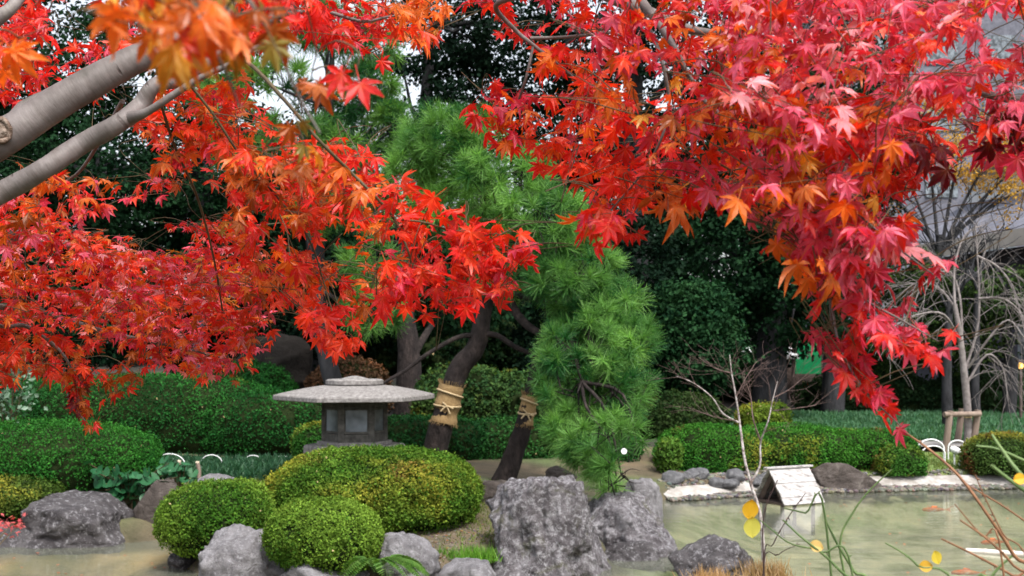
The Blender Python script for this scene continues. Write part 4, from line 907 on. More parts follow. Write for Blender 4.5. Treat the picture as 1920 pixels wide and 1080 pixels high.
# ------------------------------------------------------------------ duck house in the pond
Yd = 15.0; q = P(1483, 945, Yd); a_ = R(27); L_, W_, H_ = .63, .29, .40
dh = thing('duck_house', 'white boarded ridge roofed duck house standing in the pond', 'duck house', (q[0], Yd+.25, -.3))
Mz = np.array(Matrix.Rotation(a_, 3, 'Z')); cen = np.array([q[0]+.02, Yd+.22, .02])
def loc(v): return np.array(v, float)@Mz.T+cen
for sg_ in (-1, 1):
    mb = MB(); n = 5
    for k in range(n):                                   # boards lapped down the slope
        u0, u1 = k/n, (k+1)/n+.02
        y0, z0, y1, z1 = sg_*W_*u0, H_*(1-u0), sg_*W_*u1, H_*(1-u1); th = .014; up = np.array([0, sg_*.8, .6])*th; lift = np.array([0, sg_*.8, .6])*.009*(k % 2)
        v = [(-L_/2, y0, z0), (L_/2, y0, z0), (L_/2, y1, z1), (-L_/2, y1, z1)]; v = np.array(v)+lift; v = np.concatenate([v, v+up])
        mb.add(loc(v), [[0, 1, 2, 3], [7, 6, 5, 4], [0, 4, 5, 1], [1, 5, 6, 2], [2, 6, 7, 3], [3, 7, 4, 0]])
    mb.build('roof_panel', M['paintwood'], dh)
mb = MB(); v = loc([(0, 0, H_+.022)])[0]; box(mb, v, (L_+.1, .07, .022), a_, bev=.004); mb.build('ridge_cap', M['paintwood'], dh)
mb = MB()
for sx in (-1, 1):
    x0 = sx*(L_/2-.06); tri = np.array([(x0-.01, -W_*.93, .02), (x0-.01, W_*.93, .02), (x0-.01, 0, H_*.95), (x0+.01, -W_*.93, .02), (x0+.01, W_*.93, .02), (x0+.01, 0, H_*.95)])
    if sx > 0: mb.add(loc(tri), [[0, 1, 2], [5, 4, 3]])
    else:                                               # open gable: frame with a doorway
        inn = tri*np.array([1, .62, .72])+np.array([0, 0, .005]); vv = loc(np.concatenate([tri, inn]))
        mb.add(vv, [[0, 2, 8, 6], [2, 1, 7, 8], [3, 9, 11, 5], [5, 11, 10, 4]])
mb.build('gable', M['houseside'], dh)
mb = MB(); box(mb, loc([(0, 0, .0)])[0], (L_*.96, W_*1.9, .03), a_); mb.build('floor', M['houseside'], dh)
for sx in (-1, 1):
    for sy in (-1, 1):
        mb = MB(); v = loc([(sx*L_*.38, sy*W_*.6, 0)])[0]; tube(mb, [(v[0], v[1], -.45), (v[0], v[1], 0)], .025, 7, 2); mb.build('leg', M['houseside'], dh)

# ------------------------------------------------------------------ hoops, lamps, stakes, poles
def hoop(label, x0, x1, top, Y, r=.006, group='white hoop edging'):
    a, b = P(x0, top, Y), P(x1, top, Y); c = (a+b)/2; hw = (b[0]-a[0])/2; g_ = gz(c[0], Y); mb = MB(); ht = a[2]
    pts = [(a[0], Y, g_-.05)]+[(c[0]-hw*math.cos(t), Y, ht-hw*.75*(1-math.sin(t))) for t in np.linspace(.0, math.pi, 15)]+[(b[0], Y, g_-.05)]
    tube(mb, pts, r, 8, 60); return tag(mb.build('edging_hoop', M['white'], origin=(c[0], Y, g_)), label, 'hoop', group)
hoop('white edging hoop above the cut stakes at left', 290, 347, 851, 15.2)
hoop('white edging hoop right of the cut stakes', 377, 416, 853, 15.9)
hoop('white edging hoop above the mossy grass left of the lantern', 456, 492, 854, 16.3)
hoop('white edging hoop nearest the round bush left of the lantern', 513, 546, 855, 16.6)
hoop('tallest white edging hoop between hedge and wooden support', 1720, 1770, 824, 18.0, .012)
hoop('lower white edging hoop in front of the tallest hoop', 1728, 1772, 836, 17.8, .010)
hoop('white edging hoop behind the white spotlight', 1778, 1812, 826, 18.2, .010)
q = P(1792, 845, 17.8); spo = thing('spotlight', 'white oval spotlight beside the right clipped bush', 'spotlight', (q[0], 17.8, gz(q[0], 17.8)))
v, f = ico(4); Mr = np.array(Matrix.Rotation(.5, 3, 'Y')); mb = MB(); mb.add((v*np.array([.09, .06, .055]))@Mr.T+q, f, (1, 1, 1), 0, True); mb.build('head', M['white'], spo)
mb = MB(); tube(mb, [q-np.array([.02, 0, .04]), (q[0]-.02, 17.8, gz(q[0], 17.8)-.03)], .014, 7, 3); mb.build('stem', M['white'], spo)
q = P(1804, 862, 17.6); bo = thing('path_light', 'short white path light with dark base left of right bush', 'path light', (q[0], 17.6, gz(q[0], 17.6)))
mb = MB(); tube(mb, [q+np.array([0, 0, -.10]), q+np.array([0, 0, -.06]), q+np.array([0, 0, .02]), q+np.array([0, 0, .06]), q+np.array([0, 0, .09])], [.045, .05, .03, .04, .012], 12); mb.build('head', M['white'], bo)
mb = MB(); tube(mb, [(q[0], 17.6, gz(q[0], 17.6)-.04), q+np.array([0, 0, -.10])], .02, 8, 2); mb.build('stem', M['houseside'], bo)
for (x0, y0, x1, y1, lab) in ((313, 895, 301, 875, 'leaning cut stake nearest the round leaved plant'), (331, 893, 336, 864, 'crooked cut stake in the middle of the three'), (371, 896, 370, 866, 'upright cut stake beside the flat pale stone')):
    a, b = P(x0, y0+14, 13.9), P(x1, y1, 13.9); st = thing('stake', lab, 'stake', a, 'cut wooden stakes at left')
    mb = MB(); m_ = (a+b)/2+np.array([.02, 0, 0]); tube(mb, [a, m_, b], [.024, .022, .022], 8, rough=.1); mb.build('shaft', M['wood'], st)
    mb = MB(); d_ = (b-a)/np.linalg.norm(b-a); tube(mb, [b-d_*.012, b+d_*.006], .0235, 8, 2); mb.build('cut_end', M['cutwood'], st)
mb = MB(); q0, q1 = P(1812, 1020, 11.7), P(1990, 1050, 11.2); q0[2], q1[2] = .0, .03
tube(mb, [q0, (q0+q1)/2, q1], .03, 9); [tube(mb, [q0+(q1-q0)*t, q0+(q1-q0)*(t+.02)], .034, 9, 2) for t in (.2, .5, .8)]
tag(mb.build('bamboo_pole', M['bamboo'], origin=tuple(q0)), 'pale bamboo pole lying in the water at right', 'pole')
def koi(label, px, py, ln, ang):
    Y = F*HC/(py-HOR); c = P(px, py, Y); c[2] = -.035; t = np.linspace(0, 1, 14)
    sp_ = np.stack([ln*(t-.5), .05*ln*np.sin(t*5), 0*t], -1); Mz = np.array(Matrix.Rotation(ang, 3, 'Z')); sp_ = sp_@Mz.T+c
    mb = MB(); rad = ln*.105*np.sin(np.clip(t*1.02+.04, 0, 1)*math.pi)**.7*(1-.45*t)+.004; tube(mb, sp_, rad, 10, 14)
    e = sp_[-1]; dx = Mz@np.array([1, 0, 0.0]); dy = Mz@np.array([0, 1, 0.0]); up = np.array([0, 0, 1.0])
    mb.add([e-dx*.02*1, e+dx*ln*.18+up*ln*.1, e+dx*ln*.12, e+dx*ln*.18-up*ln*.1], [[0, 1, 2, 3]])
    m_ = sp_[6]; mb.add([m_-dx*ln*.1+up*ln*.07, m_+dx*ln*.2+up*ln*.06, m_+dx*ln*.16+up*ln*.13, m_-dx*ln*.04+up*ln*.15], [[0, 1, 2, 3]])
    for s in (-1, 1): k = sp_[3]; mb.add([k, k+dy*s*ln*.2+dx*ln*.1, k+dx*ln*.12], [[0, 1, 2]])
    return tag(mb.build('koi', M['koi'], origin=tuple(c)), label, 'fish', 'koi in the pond')
koi('orange koi far out near the pale far shore', 1752, 950, .30, .1)
koi('orange koi in the middle of the right water', 1862, 1010, .28, .3)
koi('red orange koi nearest the bottom right stems', 1812, 1066, .26, .05)
q = P(1170, 846, 11.7); mb = MB(); tube(mb, [q+np.array([0, -.012, 0]), q+np.array([0, .012, 0])], .028, 16, 2)
tag(mb.build('tree_tag', M['white'], origin=tuple(q)), 'small round white tag hanging in the drooping pine', 'tag')

# ------------------------------------------------------------------ low plants
def round_leaf(n=10):
    v = [(0, 0, 0)]
    for k in range(n+1):
        t = -2.75+5.5*k/n; v.append((.5*math.sin(t), .5*math.cos(t)+.0, .10+.03*math.sin(3*t)))
    return np.array(v), [[0, k+1, k+2] for k in range(n)]
RV, RF = round_leaf()
def round_plant(label, cells, Y, seed):
    c0 = P(sum(a for a, b in cells)/len(cells), 960, Y); c0[2] = gz(c0[0], Y); t = thing('leafy_plant', label, 'plant', c0); mb, st = MB(), MB(); rr = random.Random(seed); pos = []
    for (a, b) in cells:
        for k in range(13): pos.append(P(a+rr.gauss(0, 15), b+rr.gauss(0, 12), Y+rr.uniform(-.35, .15)))
    pos = np.array(pos); n = len(pos)
    nrm = np.array([0, -.35, .8])+rng.normal(size=(n, 3))*.33; rot = rots(rng.normal(size=(n, 3))*.5+np.array([0, -.6, -.4]), nrm)
    col = np.array([.010, .06, .022])+rng.random((n, 1))*np.array([.02, .06, .025])
    instances(mb, RV, RF, pos, rot, rng.uniform(.09, .16, n), col, 0, smooth=True)
    for q in pos: tube(st, [q, (q+c0)/2+np.array([0, 0, .08]), np.array([q[0]*.6+c0[0]*.4, q[1]+.1, max(.1, c0[2]-.05)])], .006, 4, 7)
    mb.build('leaves', M['glossy'], t); st.build('stems', M['twig'], t)
round_plant('glossy round leaved plant between the boulder and upright stone', [(185, 890), (215, 905), (240, 925), (200, 905), (255, 940), (285, 900), (270, 915), (240, 905), (310, 895), (225, 935)], 13.0, 5)
round_plant('small clump of glossy round leaves right of the upright stone', [(340, 893), (350, 935), (330, 890)], 13.2, 6)
# variegated shrub at the left edge
c0 = P(6, 800, 15.4); n = 520; pos = P(14, 725, 15.4)+rng.normal(size=(n, 3))*np.array([.15, .15, .2]); c0[2] = gz(c0[0], 15.4)
vs = thing('variegated_shrub', 'pale variegated leafy shrub at the left picture edge', 'shrub', c0); mb = MB()
nrm = np.array([0, -.5, .6])+rng.normal(size=(n, 3))*.5; col = np.where(rng.random((n, 1)) < .4, np.array([.16, .24, .17]), np.array([.04, .12, .05]))
instances(mb, LEAF_V, LEAF_F, pos, rots(rng.normal(size=(n, 3)), nrm), .075*rng.uniform(.7, 1.4, n), col, 0); mb.build('leaves', M['glossy'], vs)
mb = MB()
for k in range(14): e = pos[k*20]; tube(mb, [c0, (c0+e)/2+np.array([rr.gauss(0, .05), 0, .05]), e], [.014, .01, .004], 5)
mb.build('stems', M['twig'], vs)
# fern by the front mound
c0 = P(705, 1085, 9.75); fn = thing('fern', 'green fern between the front mound and streaked grey rock', 'fern', c0); mb = MB()
for k in range(12):
    th = rr.uniform(-.6, 2.4); d = np.array([math.cos(th), -abs(math.sin(th))*.6, 0]); q = [c0+np.array([0, 0, .05]), c0+d*.13+np.array([0, 0, .17]), c0+d*.30+np.array([0, 0, .14]), c0+d*.42+np.array([0, 0, .04])]
    sp_ = catmull(q, 22); tube(mb, sp_, .003, 4, 22, col=(.06, .10, .02)); tt = np.gradient(sp_, axis=0); m = len(sp_)
    for s in (-1, 1):
        side = np.cross(tt, [0, 0, 1.0]); side /= np.linalg.norm(side, axis=1)[:, None]; ax_ = side*s+tt/np.linalg.norm(tt, axis=1)[:, None]*.4
        sz = .10*np.sin(np.linspace(.25, 3.0, m))+.01; pos = sp_+ax_*sz[:, None]*.5
        instances(mb, LEAF_V*np.array([.5, 1, 1]), LEAF_F, pos, rots(ax_, np.tile([0, 0, 1.0], (m, 1))+rng.normal(size=(m, 3))*.15), sz, np.array([.05, .13, .02])+rng.random((m, 1))*np.array([.06, .08, .02]))
mb.build('fronds', M['grass'], fn)
# ------------------------------------------------------------------ maples
def maple_template(curl, fold, twist, seed):
    r = random.Random(seed)
    lobes = [(0, 1.0), (40, .93), (-40, .93), (82, .72), (-82, .72), (128, .40), (-128, .40)]
    lobes = sorted((a+r.uniform(-4, 4), l*r.uniform(.93, 1.05)) for a, l in lobes)
    v = [(0, 0, 0)]; f = []; n = len(lobes)
    sin_ = []
    for k in range(n+1):
        if k == 0: a, d = lobes[0][0]-28, .10
        elif k == n: a, d = lobes[-1][0]+28, .10
        else: a = (lobes[k-1][0]+lobes[k][0])/2; d = .30*min(lobes[k-1][1], lobes[k][1])/.9
        sin_.append(len(v)); t = R(a); v.append((math.sin(t)*d, math.cos(t)*d, fold*.3))
    for k, (a, l) in enumerate(lobes):
        t = R(a); ax = np.array([math.sin(t), math.cos(t)]); sd = np.array([math.cos(t), -math.sin(t)])   # sd points clockwise (towards larger angle)
        w_ = .155*l+.012
        i = len(v)
        for al, wd, z in ((.5, 0, -fold), (.50, -w_, fold*.6), (.50, w_, fold*.6), (.76, -w_*.55, fold*.2), (.76, w_*.55, fold*.2), (1.0, 0, -fold)):
            p = ax*al*l+sd*wd; v.append((p[0], p[1], z))
        sL, sR = sin_[k], sin_[k+1]; m, s1, s2, u1, u2, tip = range(i, i+6)
        f += [[0, m, sL], [0, sR, m], [sL, m, s1], [m, sR, s2], [s1, m, u1], [m, s2, u2], [u1, m, tip], [m, u2, tip]]
    v = np.array(v, float); rr = np.hypot(v[:, 0], v[:, 1])
    v[:, 2] -= curl*rr**2*(1+.6*np.sin(2*np.arctan2(v[:, 0], v[:, 1])*1.5+seed)) ; v[:, 2] += twist*v[:, 0]*v[:, 1]
    # petiole
    i = len(v); v = np.concatenate([v, [(-.014, 0, 0), (.014, 0, 0), (.012, -.75, .16), (-.012, -.75, .16)]])
    f += [[i, i+1, i+2], [i, i+2, i+3]]
    return v, [q[::-1] for q in f]
MT = [maple_template(c_, fo, tw, s) for c_, fo, tw, s in ((.10, .05, .1, 1), (.28, .06, -.15, 2), (.45, .08, .2, 3), (-.10, .06, .25, 4), (.6, .05, -.3, 5), (.2, .12, .0, 6))]
PAL = dict(red=(.60, .022, .018), scarlet=(.68, .055, .018), orange=(.62, .15, .015), crimson=(.52, .03, .075), pink=(.62, .095, .17), pale=(.78, .33, .38), maroon=(.13, .008, .016), gold=(.62, .30, .025), olive=(.24, .20, .03), rust=(.36, .09, .012))  # pale, and part of pink: sky sheen on leaf tops put into the pigment
def leafcol(c):                               # paler yellowish heart of the leaf, darker lobe tips
    k = c.shape[1]; out = c.copy(); out[:, 0] = out[:, 0]*.8+np.array([.12, .05, .01]); out[:, 13:k-4:6] *= .72; return out
def proj(p): return 960+p[:, 0]/p[:, 1]*F, HOR-(p[:, 2]-HC)/p[:, 1]*F
class Maple:
    def __init__(s, name, label, base):
        s.t = thing(name, label, 'maple tree', base); s.tb, s.cm, s.sk = MB(), MB(), []
    def branch(s, pl, rpx, sides=10, rough=.06, sk=True, Y0=2.6, mat=0):
        pts = [P(a, b, c) for a, b, c in pl]; rad = [r*c/F for r, (a, b, c) in zip(rpx, pl)]
        q = tube(s.tb, pts, rad, sides, (len(pts)-1)*8+1, rough=rough, mat=mat)
        if sk: s.sk += list(q)
        return q
    def sprays(s, poly, Yr, n, weights, leaf, nbias, gaps=(), droop=.25, head=None, nl=(5, 10), twist=.6, tight=18, clip=True, twigs=True, gapn=-.18):
        poly = np.array(poly, float); lo, hi = poly.min(0), poly.max(0); cs = []
        while len(cs) < n:
            q = rng.uniform(lo, hi); Y = rng.uniform(*Yr)
            if not inpoly(q[None], poly)[0] or any(((q[0]-a)/c)**2+((q[1]-b)/d)**2 < 1 for a, b, c, d in gaps): continue
            p = P(q[0], q[1], Y)
            if fbm(p[None]*4.5, 2, 61)[0] < gapn: continue
            cs.append(p)
        sk = np.array(s.sk); cs.sort(key=lambda p: np.min(np.sum((sk-p)**2, 1)))
        names = list(weights); wv = np.array([weights[k] for k in names], float); wv /= wv.sum(); cols = np.array([PAL[k] for k in names])
        LP, LT, LN, LC, LS = [], [], [], [], []
        for c in cs:
            sk = np.array(s.sk); d2 = np.sum((sk-c)**2, 1); j = int(np.argmin(d2)); a = sk[j]
            hd = c-a; hd[2] -= droop*np.linalg.norm(hd); hd /= np.linalg.norm(hd)+1e-9
            hd = hd+rng.normal(size=3)*np.array([.45, .45, .2])+(np.array(head) if head is not None else 0); hd /= np.linalg.norm(hd)
            m = rng.integers(*nl); step = leaf*1.05; e = c+hd*step*m*.5; b0 = c-hd*step*m*.5
            if clip:
                xx, yy = proj(np.array([e, c+hd*step*m*.25])); io = inpoly(np.stack([xx, yy], 1), poly)
                if not io[1]: hd = -hd*np.array([1, 1, -.3])+np.array([0, 0, -.2]); hd /= np.linalg.norm(hd); e = c+hd*step*m*.5; b0 = c-hd*step*m*.5; io[0] = False
                if not io[0]: m = max(3, int(m*.7)); e = c+hd*step*m*.3
            if twigs:
                L_ = np.linalg.norm(b0-a); mid = (a+b0)/2+np.array([0, 0, .10*L_])+rng.normal(size=3)*.05*L_
                q = catmull([a, mid, b0, c, e], 14); tube(s.tb, q, np.linspace(.0012, .0005, 14), 4, 14, mat=1)
                s.sk += list(q[4::3])
            side = np.cross(hd, [0, 0, 1.0]); side /= np.linalg.norm(side)+1e-9; base_c = rng.choice(len(names), p=wv)
            for k in range(m+1):
                nd = b0+(e-b0)*(k/m)
                for sg in ((-1, 1) if k < m else (0,)):
                    if sg and rng.random() < .12: continue
                    t = hd*.75+side*sg*.9+np.array([0, 0, -droop-.1])+rng.normal(size=3)*.35; t /= np.linalg.norm(t)
                    nm = np.array([0, 0, 1.0])+np.array(nbias)+rng.normal(size=3)*twist
                    sc = leaf*rng.uniform(.55, 1.25)
                    LP.append(nd+t*sc*.8); LT.append(t+np.array([0, 0, -.15])); LN.append(nm); LS.append(sc)
                    ci = base_c if rng.random() < .6 else rng.choice(len(names), p=wv); LC.append(cols[ci]*rng.uniform(.8, 1.2))
        if not LP: return 0
        LP, LT, LN, LC, LS = map(np.array, (LP, LT, LN, LC, LS))
        if clip:
            x, y = proj(LP); jx = rng.normal(size=(len(x), 2))*tight; ok = inpoly(np.stack([x, y], 1)+jx, poly)
            for a, b, c, d in gaps: ok &= (((x-a)/c)**2+((y-b)/d)**2 > rng.uniform(.55, 1.0, len(x)))
            LP, LT, LN, LC, LS = LP[ok], LT[ok], LN[ok], LC[ok], LS[ok]
        which = rng.integers(0, len(MT), len(LP)); rot = rots(LT, LN)
        for k, (tv, tf) in enumerate(MT):
            i = which == k
            if i.any(): instances(s.cm, tv, tf, LP[i], rot[i], LS[i], LC[i], 0, leafcol)
        return len(LP)
    def done(s):
        s.tb.build('trunk', [M['maplebark'], M['twig']], s.t); s.cm.build('crown', M['maple'], s.t)

# left maple: trunk just outside the frame, two grey limbs reaching in
tx = np.array([-2.05, 2.35, gz(-2.05, 2.35)-.1])
m1 = Maple('maple_tree', 'red leaved maple whose grey limbs enter from the left', tx)
fork = P(-360, 470, 2.5)
q = tube(m1.tb, [tx, (tx+fork)/2+np.array([-.04, 0, 0]), fork], [.17, .13, .11], 14, 24, rough=.08)
m1.branch([(-360, 470, 2.5), (-150, 345, 2.5), (0, 262, 2.55), (120, 185, 2.6), (230, 123, 2.65), (300, 92, 2.7), (400, 45, 2.8), (520, -40, 2.9), (660, -160, 3.1)], [56, 43, 34.5, 31, 27.5, 24, 19, 14, 10], 18, .085)
m1.branch([(-360, 475, 2.45), (-140, 425, 2.45), (0, 362, 2.5), (80, 318, 2.5), (150, 272, 2.55), (220, 232, 2.55), (262, 200, 2.6), (290, 160, 2.6), (345, 145, 2.65), (420, 95, 2.7), (520, 30, 2.8), (640, -60, 3.0)], [40, 26, 20.5, 19.5, 19, 18, 17.5, 14, 14.5, 12.5, 9, 6], 16, .11)
kc = P(16, 250, 2.55)+np.array([0, -.036, .0]); km = MB(); th_ = np.linspace(0, 2*math.pi, 17)
tube(km, [kc+np.array([.018*math.cos(a)*.9, -.001+.004*math.cos(a*2+1), .023*math.sin(a)]) for a in th_], .006, 8, 33, rough=.35)
v, f = ico(3); km.add(v*np.array([.016, .008, .019])*(1+.15*fbm(v*3, 2, 4))[:, None]+kc, f, (1, 1, 1), 0, True); km.build('knot', M['cutbark'], m1.t)
m1.branch([(240, 222, 2.56), (275, 210, 2.53), (325, 178, 2.52), (375, 146, 2.52), (440, 115, 2.55), (520, 60, 2.7)], [13, 8, 7, 6, 5, 3], 10)
m1.branch([(20, 232, 2.62), (45, 200, 2.66), (95, 172, 2.7), (165, 128, 2.8)], [14, 12, 9, 4], 10)
m1.branch([(-20, 245, 2.62), (40, 215, 2.6), (90, 185, 2.62), (140, 160, 2.66)], [14, 10, 7, 4], 10)
m1.branch([(-60, 75, 2.6), (0, 32, 2.6), (30, 5, 2.62), (60, -40, 2.7)], [16, 13, 11, 8], 12)
m1.branch([(345, 110, 3.0), (400, 20, 3.0), (450, -15, 3.05), (520, -50, 3.1)], [14, 13, 12, 9], 12)
m1.branch([(360, 90, 3.1), (420, 30, 3.1), (490, 5, 3.15), (580, -40, 3.3)], [15, 13, 11, 8], 12)
m1.branch([(395, 75, 2.9), (440, 85, 2.9), (470, 68, 2.9), (520, 10, 2.95)], [7, 7, 5, 4], 8)
m1.branch([(-320, 480, 2.6), (-120, 560, 3.1), (0, 575, 3.4), (60, 580, 3.6), (120, 598, 3.7), (210, 625, 3.8), (330, 650, 3.9), (420, 672, 3.9)], [40, 18, 6, 5, 5, 4, 3, 1.5], 9)
m1.branch([(-120, 560, 3.1), (0, 610, 3.3), (50, 612, 3.4), (110, 655, 3.5), (140, 700, 3.5)], [14, 4, 4, 3, 1.5], 8)
m1.branch([(-320, 470, 2.7), (-100, 430, 3.3), (60, 445, 3.9), (200, 480, 4.2), (330, 520, 4.3), (440, 560, 4.3)], [40, 22, 10, 7, 5, 2], 9)
m1.branch([(440, 100, 2.5), (480, 130, 2.4), (540, 195, 2.35), (600, 265, 2.35), (660, 325, 2.4), (705, 370, 2.4), (740, 412, 2.45), (765, 470, 2.45), (782, 525, 2.5), (830, 570, 2.5)], [4.5, 4, 3.5, 3.2, 3, 3, 2.8, 2.2, 1.6, 1], 8, mat=1)
m1.branch([(740, 411, 2.45), (800, 418, 2.45), (860, 440, 2.5), (920, 460, 2.5), (985, 477, 2.55)], [2, 1.9, 1.7, 1.4, 1], 6, mat=1)
m1.branch([(345, 145, 2.65), (400, 215, 2.7), (450, 290, 2.75), (520, 370, 2.8), (580, 450, 2.85), (610, 540, 2.9), (632, 620, 2.9)], [3, 2.6, 2.4, 2, 1.7, 1.4, 1][:7], 7, mat=1)
m1.branch([(300, 190, 2.75), (330, 280, 2.9), (370, 370, 3.1), (400, 480, 3.2), (420, 600, 3.3)], [3, 2.6, 2.4, 2, 1.7, 1.4, 1][:5], 7, mat=1)
m1.branch([(230, 190, 3.0), (190, 260, 3.4), (140, 330, 3.6), (60, 370, 3.8)], [5, 4, 3, 2], 7)
m1.branch([(520, 30, 2.8), (600, 20, 2.8), (680, 40, 2.8), (740, 30, 2.8), (800, 40, 2.8)], [6, 4, 3, 2, 1], 7)
m1.branch([(120, 690, 3.5), (128, 745, 3.5), (160, 790, 3.45)], [2, 1.5, 1], 6)
W1 = dict(red=4, scarlet=5, orange=3.5, rust=1.8, crimson=1.2, pink=.8)
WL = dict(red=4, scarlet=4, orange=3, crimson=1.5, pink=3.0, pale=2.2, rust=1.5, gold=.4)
WT = dict(red=6, scarlet=4, crimson=2, pink=1.5, pale=.4)
WO = dict(orange=4, gold=3, scarlet=.6, olive=1.8, rust=2.5)
n_ = 0
n_ += m1.sprays([(-60, -60), (320, -60), (330, 60), (200, 160), (60, 190), (-60, 250)], (2.9, 3.7), 44, WT, .036, (0, -.25, 0), [(130, 40, 45, 40), (70, 90, 30, 25)])
n_ += m1.sprays([(-60, 330), (150, 300), (330, 130), (470, 110), (480, 230), (420, 330), (330, 330), (210, 410), (-60, 460)], (2.8, 3.8), 50, W1, .032, (0, -.35, 0), [(245, 300, 55, 60), (160, 440, 60, 22)])
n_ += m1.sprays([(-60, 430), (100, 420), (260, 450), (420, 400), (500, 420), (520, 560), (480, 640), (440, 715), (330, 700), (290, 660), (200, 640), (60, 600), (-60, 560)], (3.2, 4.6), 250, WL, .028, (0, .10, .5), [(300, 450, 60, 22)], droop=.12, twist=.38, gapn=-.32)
n_ += m1.sprays([(-60, 555), (80, 600), (200, 640), (320, 680), (250, 700), (215, 745), (150, 735), (60, 690), (-60, 720)], (3.2, 3.9), 46, dict(red=3, scarlet=4, rust=4, orange=1), .030, (0, -.3, 0), droop=.3)
n_ += m1.sprays([(110, 700), (150, 700), (195, 810), (150, 790)], (3.4, 3.55), 7, dict(rust=3, maroon=1, red=1), .028, (0, -.5, -.3), droop=.8, tight=8)
n_ += m1.sprays([(420, 280), (520, 270), (640, 330), (720, 400), (730, 520), (690, 590), (560, 590), (480, 560), (420, 480)], (2.6, 3.3), 54, dict(red=3, scarlet=5, orange=4, rust=4, gold=.5, olive=.5), .032, (0, -.55, 0), [(610, 460, 22, 40), (500, 450, 18, 25)], droop=.35)
n_ += m1.sprays([(470, 200), (570, 250), (660, 290), (720, 300), (700, 380), (560, 350), (470, 300)], (2.4, 2.8), 15, dict(red=3, scarlet=5, orange=3, rust=2), .034, (0, -.5, 0), droop=.3)
n_ += m1.sprays([(590, 560), (680, 580), (690, 640), (640, 672), (600, 650), (570, 610)], (2.7, 3.0), 8, dict(red=5, scarlet=4), .033, (0, -.5, 0), droop=.5, tight=10)
n_ += m1.sprays([(690, 350), (770, 335), (860, 400), (950, 405), (995, 480), (960, 545), (900, 580), (780, 590), (690, 585), (720, 480)], (2.3, 2.65), 34, dict(red=8, scarlet=5, orange=.6, crimson=1), .034, (0, -.55, 0), [(840, 470, 22, 30), (745, 465, 24, 30)], droop=.3, tight=12)
n_ += m1.sprays([(470, -60), (700, -60), (745, 40), (730, 100), (690, 110), (640, 80), (560, 60), (500, 100), (440, 60)], (2.6, 3.2), 26, dict(red=6, scarlet=4, crimson=2), .036, (0, -.4, 0), droop=.3)
n_ += m1.sprays([(715, -40), (815, -20), (838, 55), (800, 85), (745, 70), (720, 30)], (2.5, 2.8), 10, dict(orange=6, gold=2, scarlet=1), .034, (0, -.5, 0), droop=.4, tight=8)
n_ += m1.sprays([(300, -60), (480, -60), (480, 60), (420, 110), (330, 110)], (2.9, 3.5), 22, dict(red=5, scarlet=4, orange=2), .034, (0, -.3, 0))
# the nearest twigs, hanging close to the camera
m1.branch([(560, -160, 1.5), (420, -60, 1.05), (370, 0, .95), (385, 60, .92), (420, 130, .92), (450, 200, .95)], [10, 6, 5, 4, 3, 2], 8)
m1.branch([(420, -60, 1.05), (480, 20, 1.0), (520, 90, 1.0), (560, 180, 1.05), (600, 250, 1.05)], [6, 4, 3, 3, 2], 7)
m1.branch([(420, -60, 1.05), (250, -20, .95), (230, 40, .95)], [5, 3, 2], 7)
n_ += m1.sprays([(200, -60), (430, -60), (460, 60), (445, 130), (480, 215), (420, 190), (390, 130), (320, 120), (270, 60), (200, 40)], (.86, 1.02), 13, WO, .026, (0, -.6, -.2), droop=.6, nl=(3, 5), tight=10)
n_ += m1.sprays([(480, -40), (560, -40), (545, 90), (520, 110), (470, 40)], (.95, 1.1), 4, dict(rust=4, red=2, olive=1), .026, (0, -.6, 0), droop=.6, nl=(2, 4), tight=10)
n_ += m1.sprays([(560, 120), (690, 120), (690, 185), (570, 185)], (1.35, 1.5), 3, dict(scarlet=2, rust=3, red=2), .030, (0, -.7, 0), droop=.3, nl=(2, 3), tight=10)
n_ += m1.sprays([(500, 235), (610, 215), (620, 310), (510, 310)], (1.4, 1.6), 3, dict(rust=4, olive=1, gold=1), .028, (0, -.7, 0), droop=.4, nl=(2, 3), tight=10)
n_ += m1.sprays([(-60, 40), (70, 50), (60, 130), (-60, 120)], (1.2, 1.4), 3, WO, .030, (0, -.4, 0), droop=.4, nl=(2, 4))
n_ += m1.sprays([(-500, -300), (800, -350), (800, -70), (-70, -70), (-70, 500), (-500, 500)], (2.6, 3.8), 70, W1, .034, (0, -.3, 0), droop=.25)
m1.done()

# right maple: trunk outside the frame at right, limbs arching in overhead
tx = np.array([2.35, 2.2, gz(2.35, 2.2)-.1])
m2 = Maple('maple_tree', 'pink and crimson leaved maple arching in from the right', tx)
fk = P(2700, -350, 2.3)
tube(m2.tb, [tx, (tx+fk)/2+np.array([.06, 0, 0]), fk], [.16, .13, .11], 14, 24, rough=.08)
m2.branch([(2700, -350, 2.3), (2300, -330, 2.3), (1900, -220, 2.3), (1600, -120, 2.35), (1380, -70, 2.4), (1150, -20, 2.5), (1060, -40, 2.6), (900, -50, 2.7)], [85, 60, 42, 30, 24, 16, 10, 6], 14)
m2.branch([(1100, -30, 2.5), (1160, 0, 2.45), (1215, 22, 2.4), (1290, 55, 2.35), (1390, 68, 2.3)], [14, 13, 11, 9, 6], 12)
m2.branch([(1205, 5, 2.3), (1225, 30, 2.25), (1262, 85, 2.2), (1290, 140, 2.2), (1322, 190, 2.2)], [9, 7, 6, 5, 4], 10)
m2.branch([(1195, 10, 2.3), (1225, 70, 2.25), (1243, 120, 2.2), (1256, 190, 2.2)], [5, 4, 4, 3], 8)
m2.branch([(1150, -20, 2.5), (1000, -10, 2.6), (930, 10, 2.7), (965, 55, 2.75), (1000, 85, 2.75), (1080, 150, 2.8), (1130, 200, 2.8)], [8, 6, 5, 4, 4, 3, 1.5], 8)
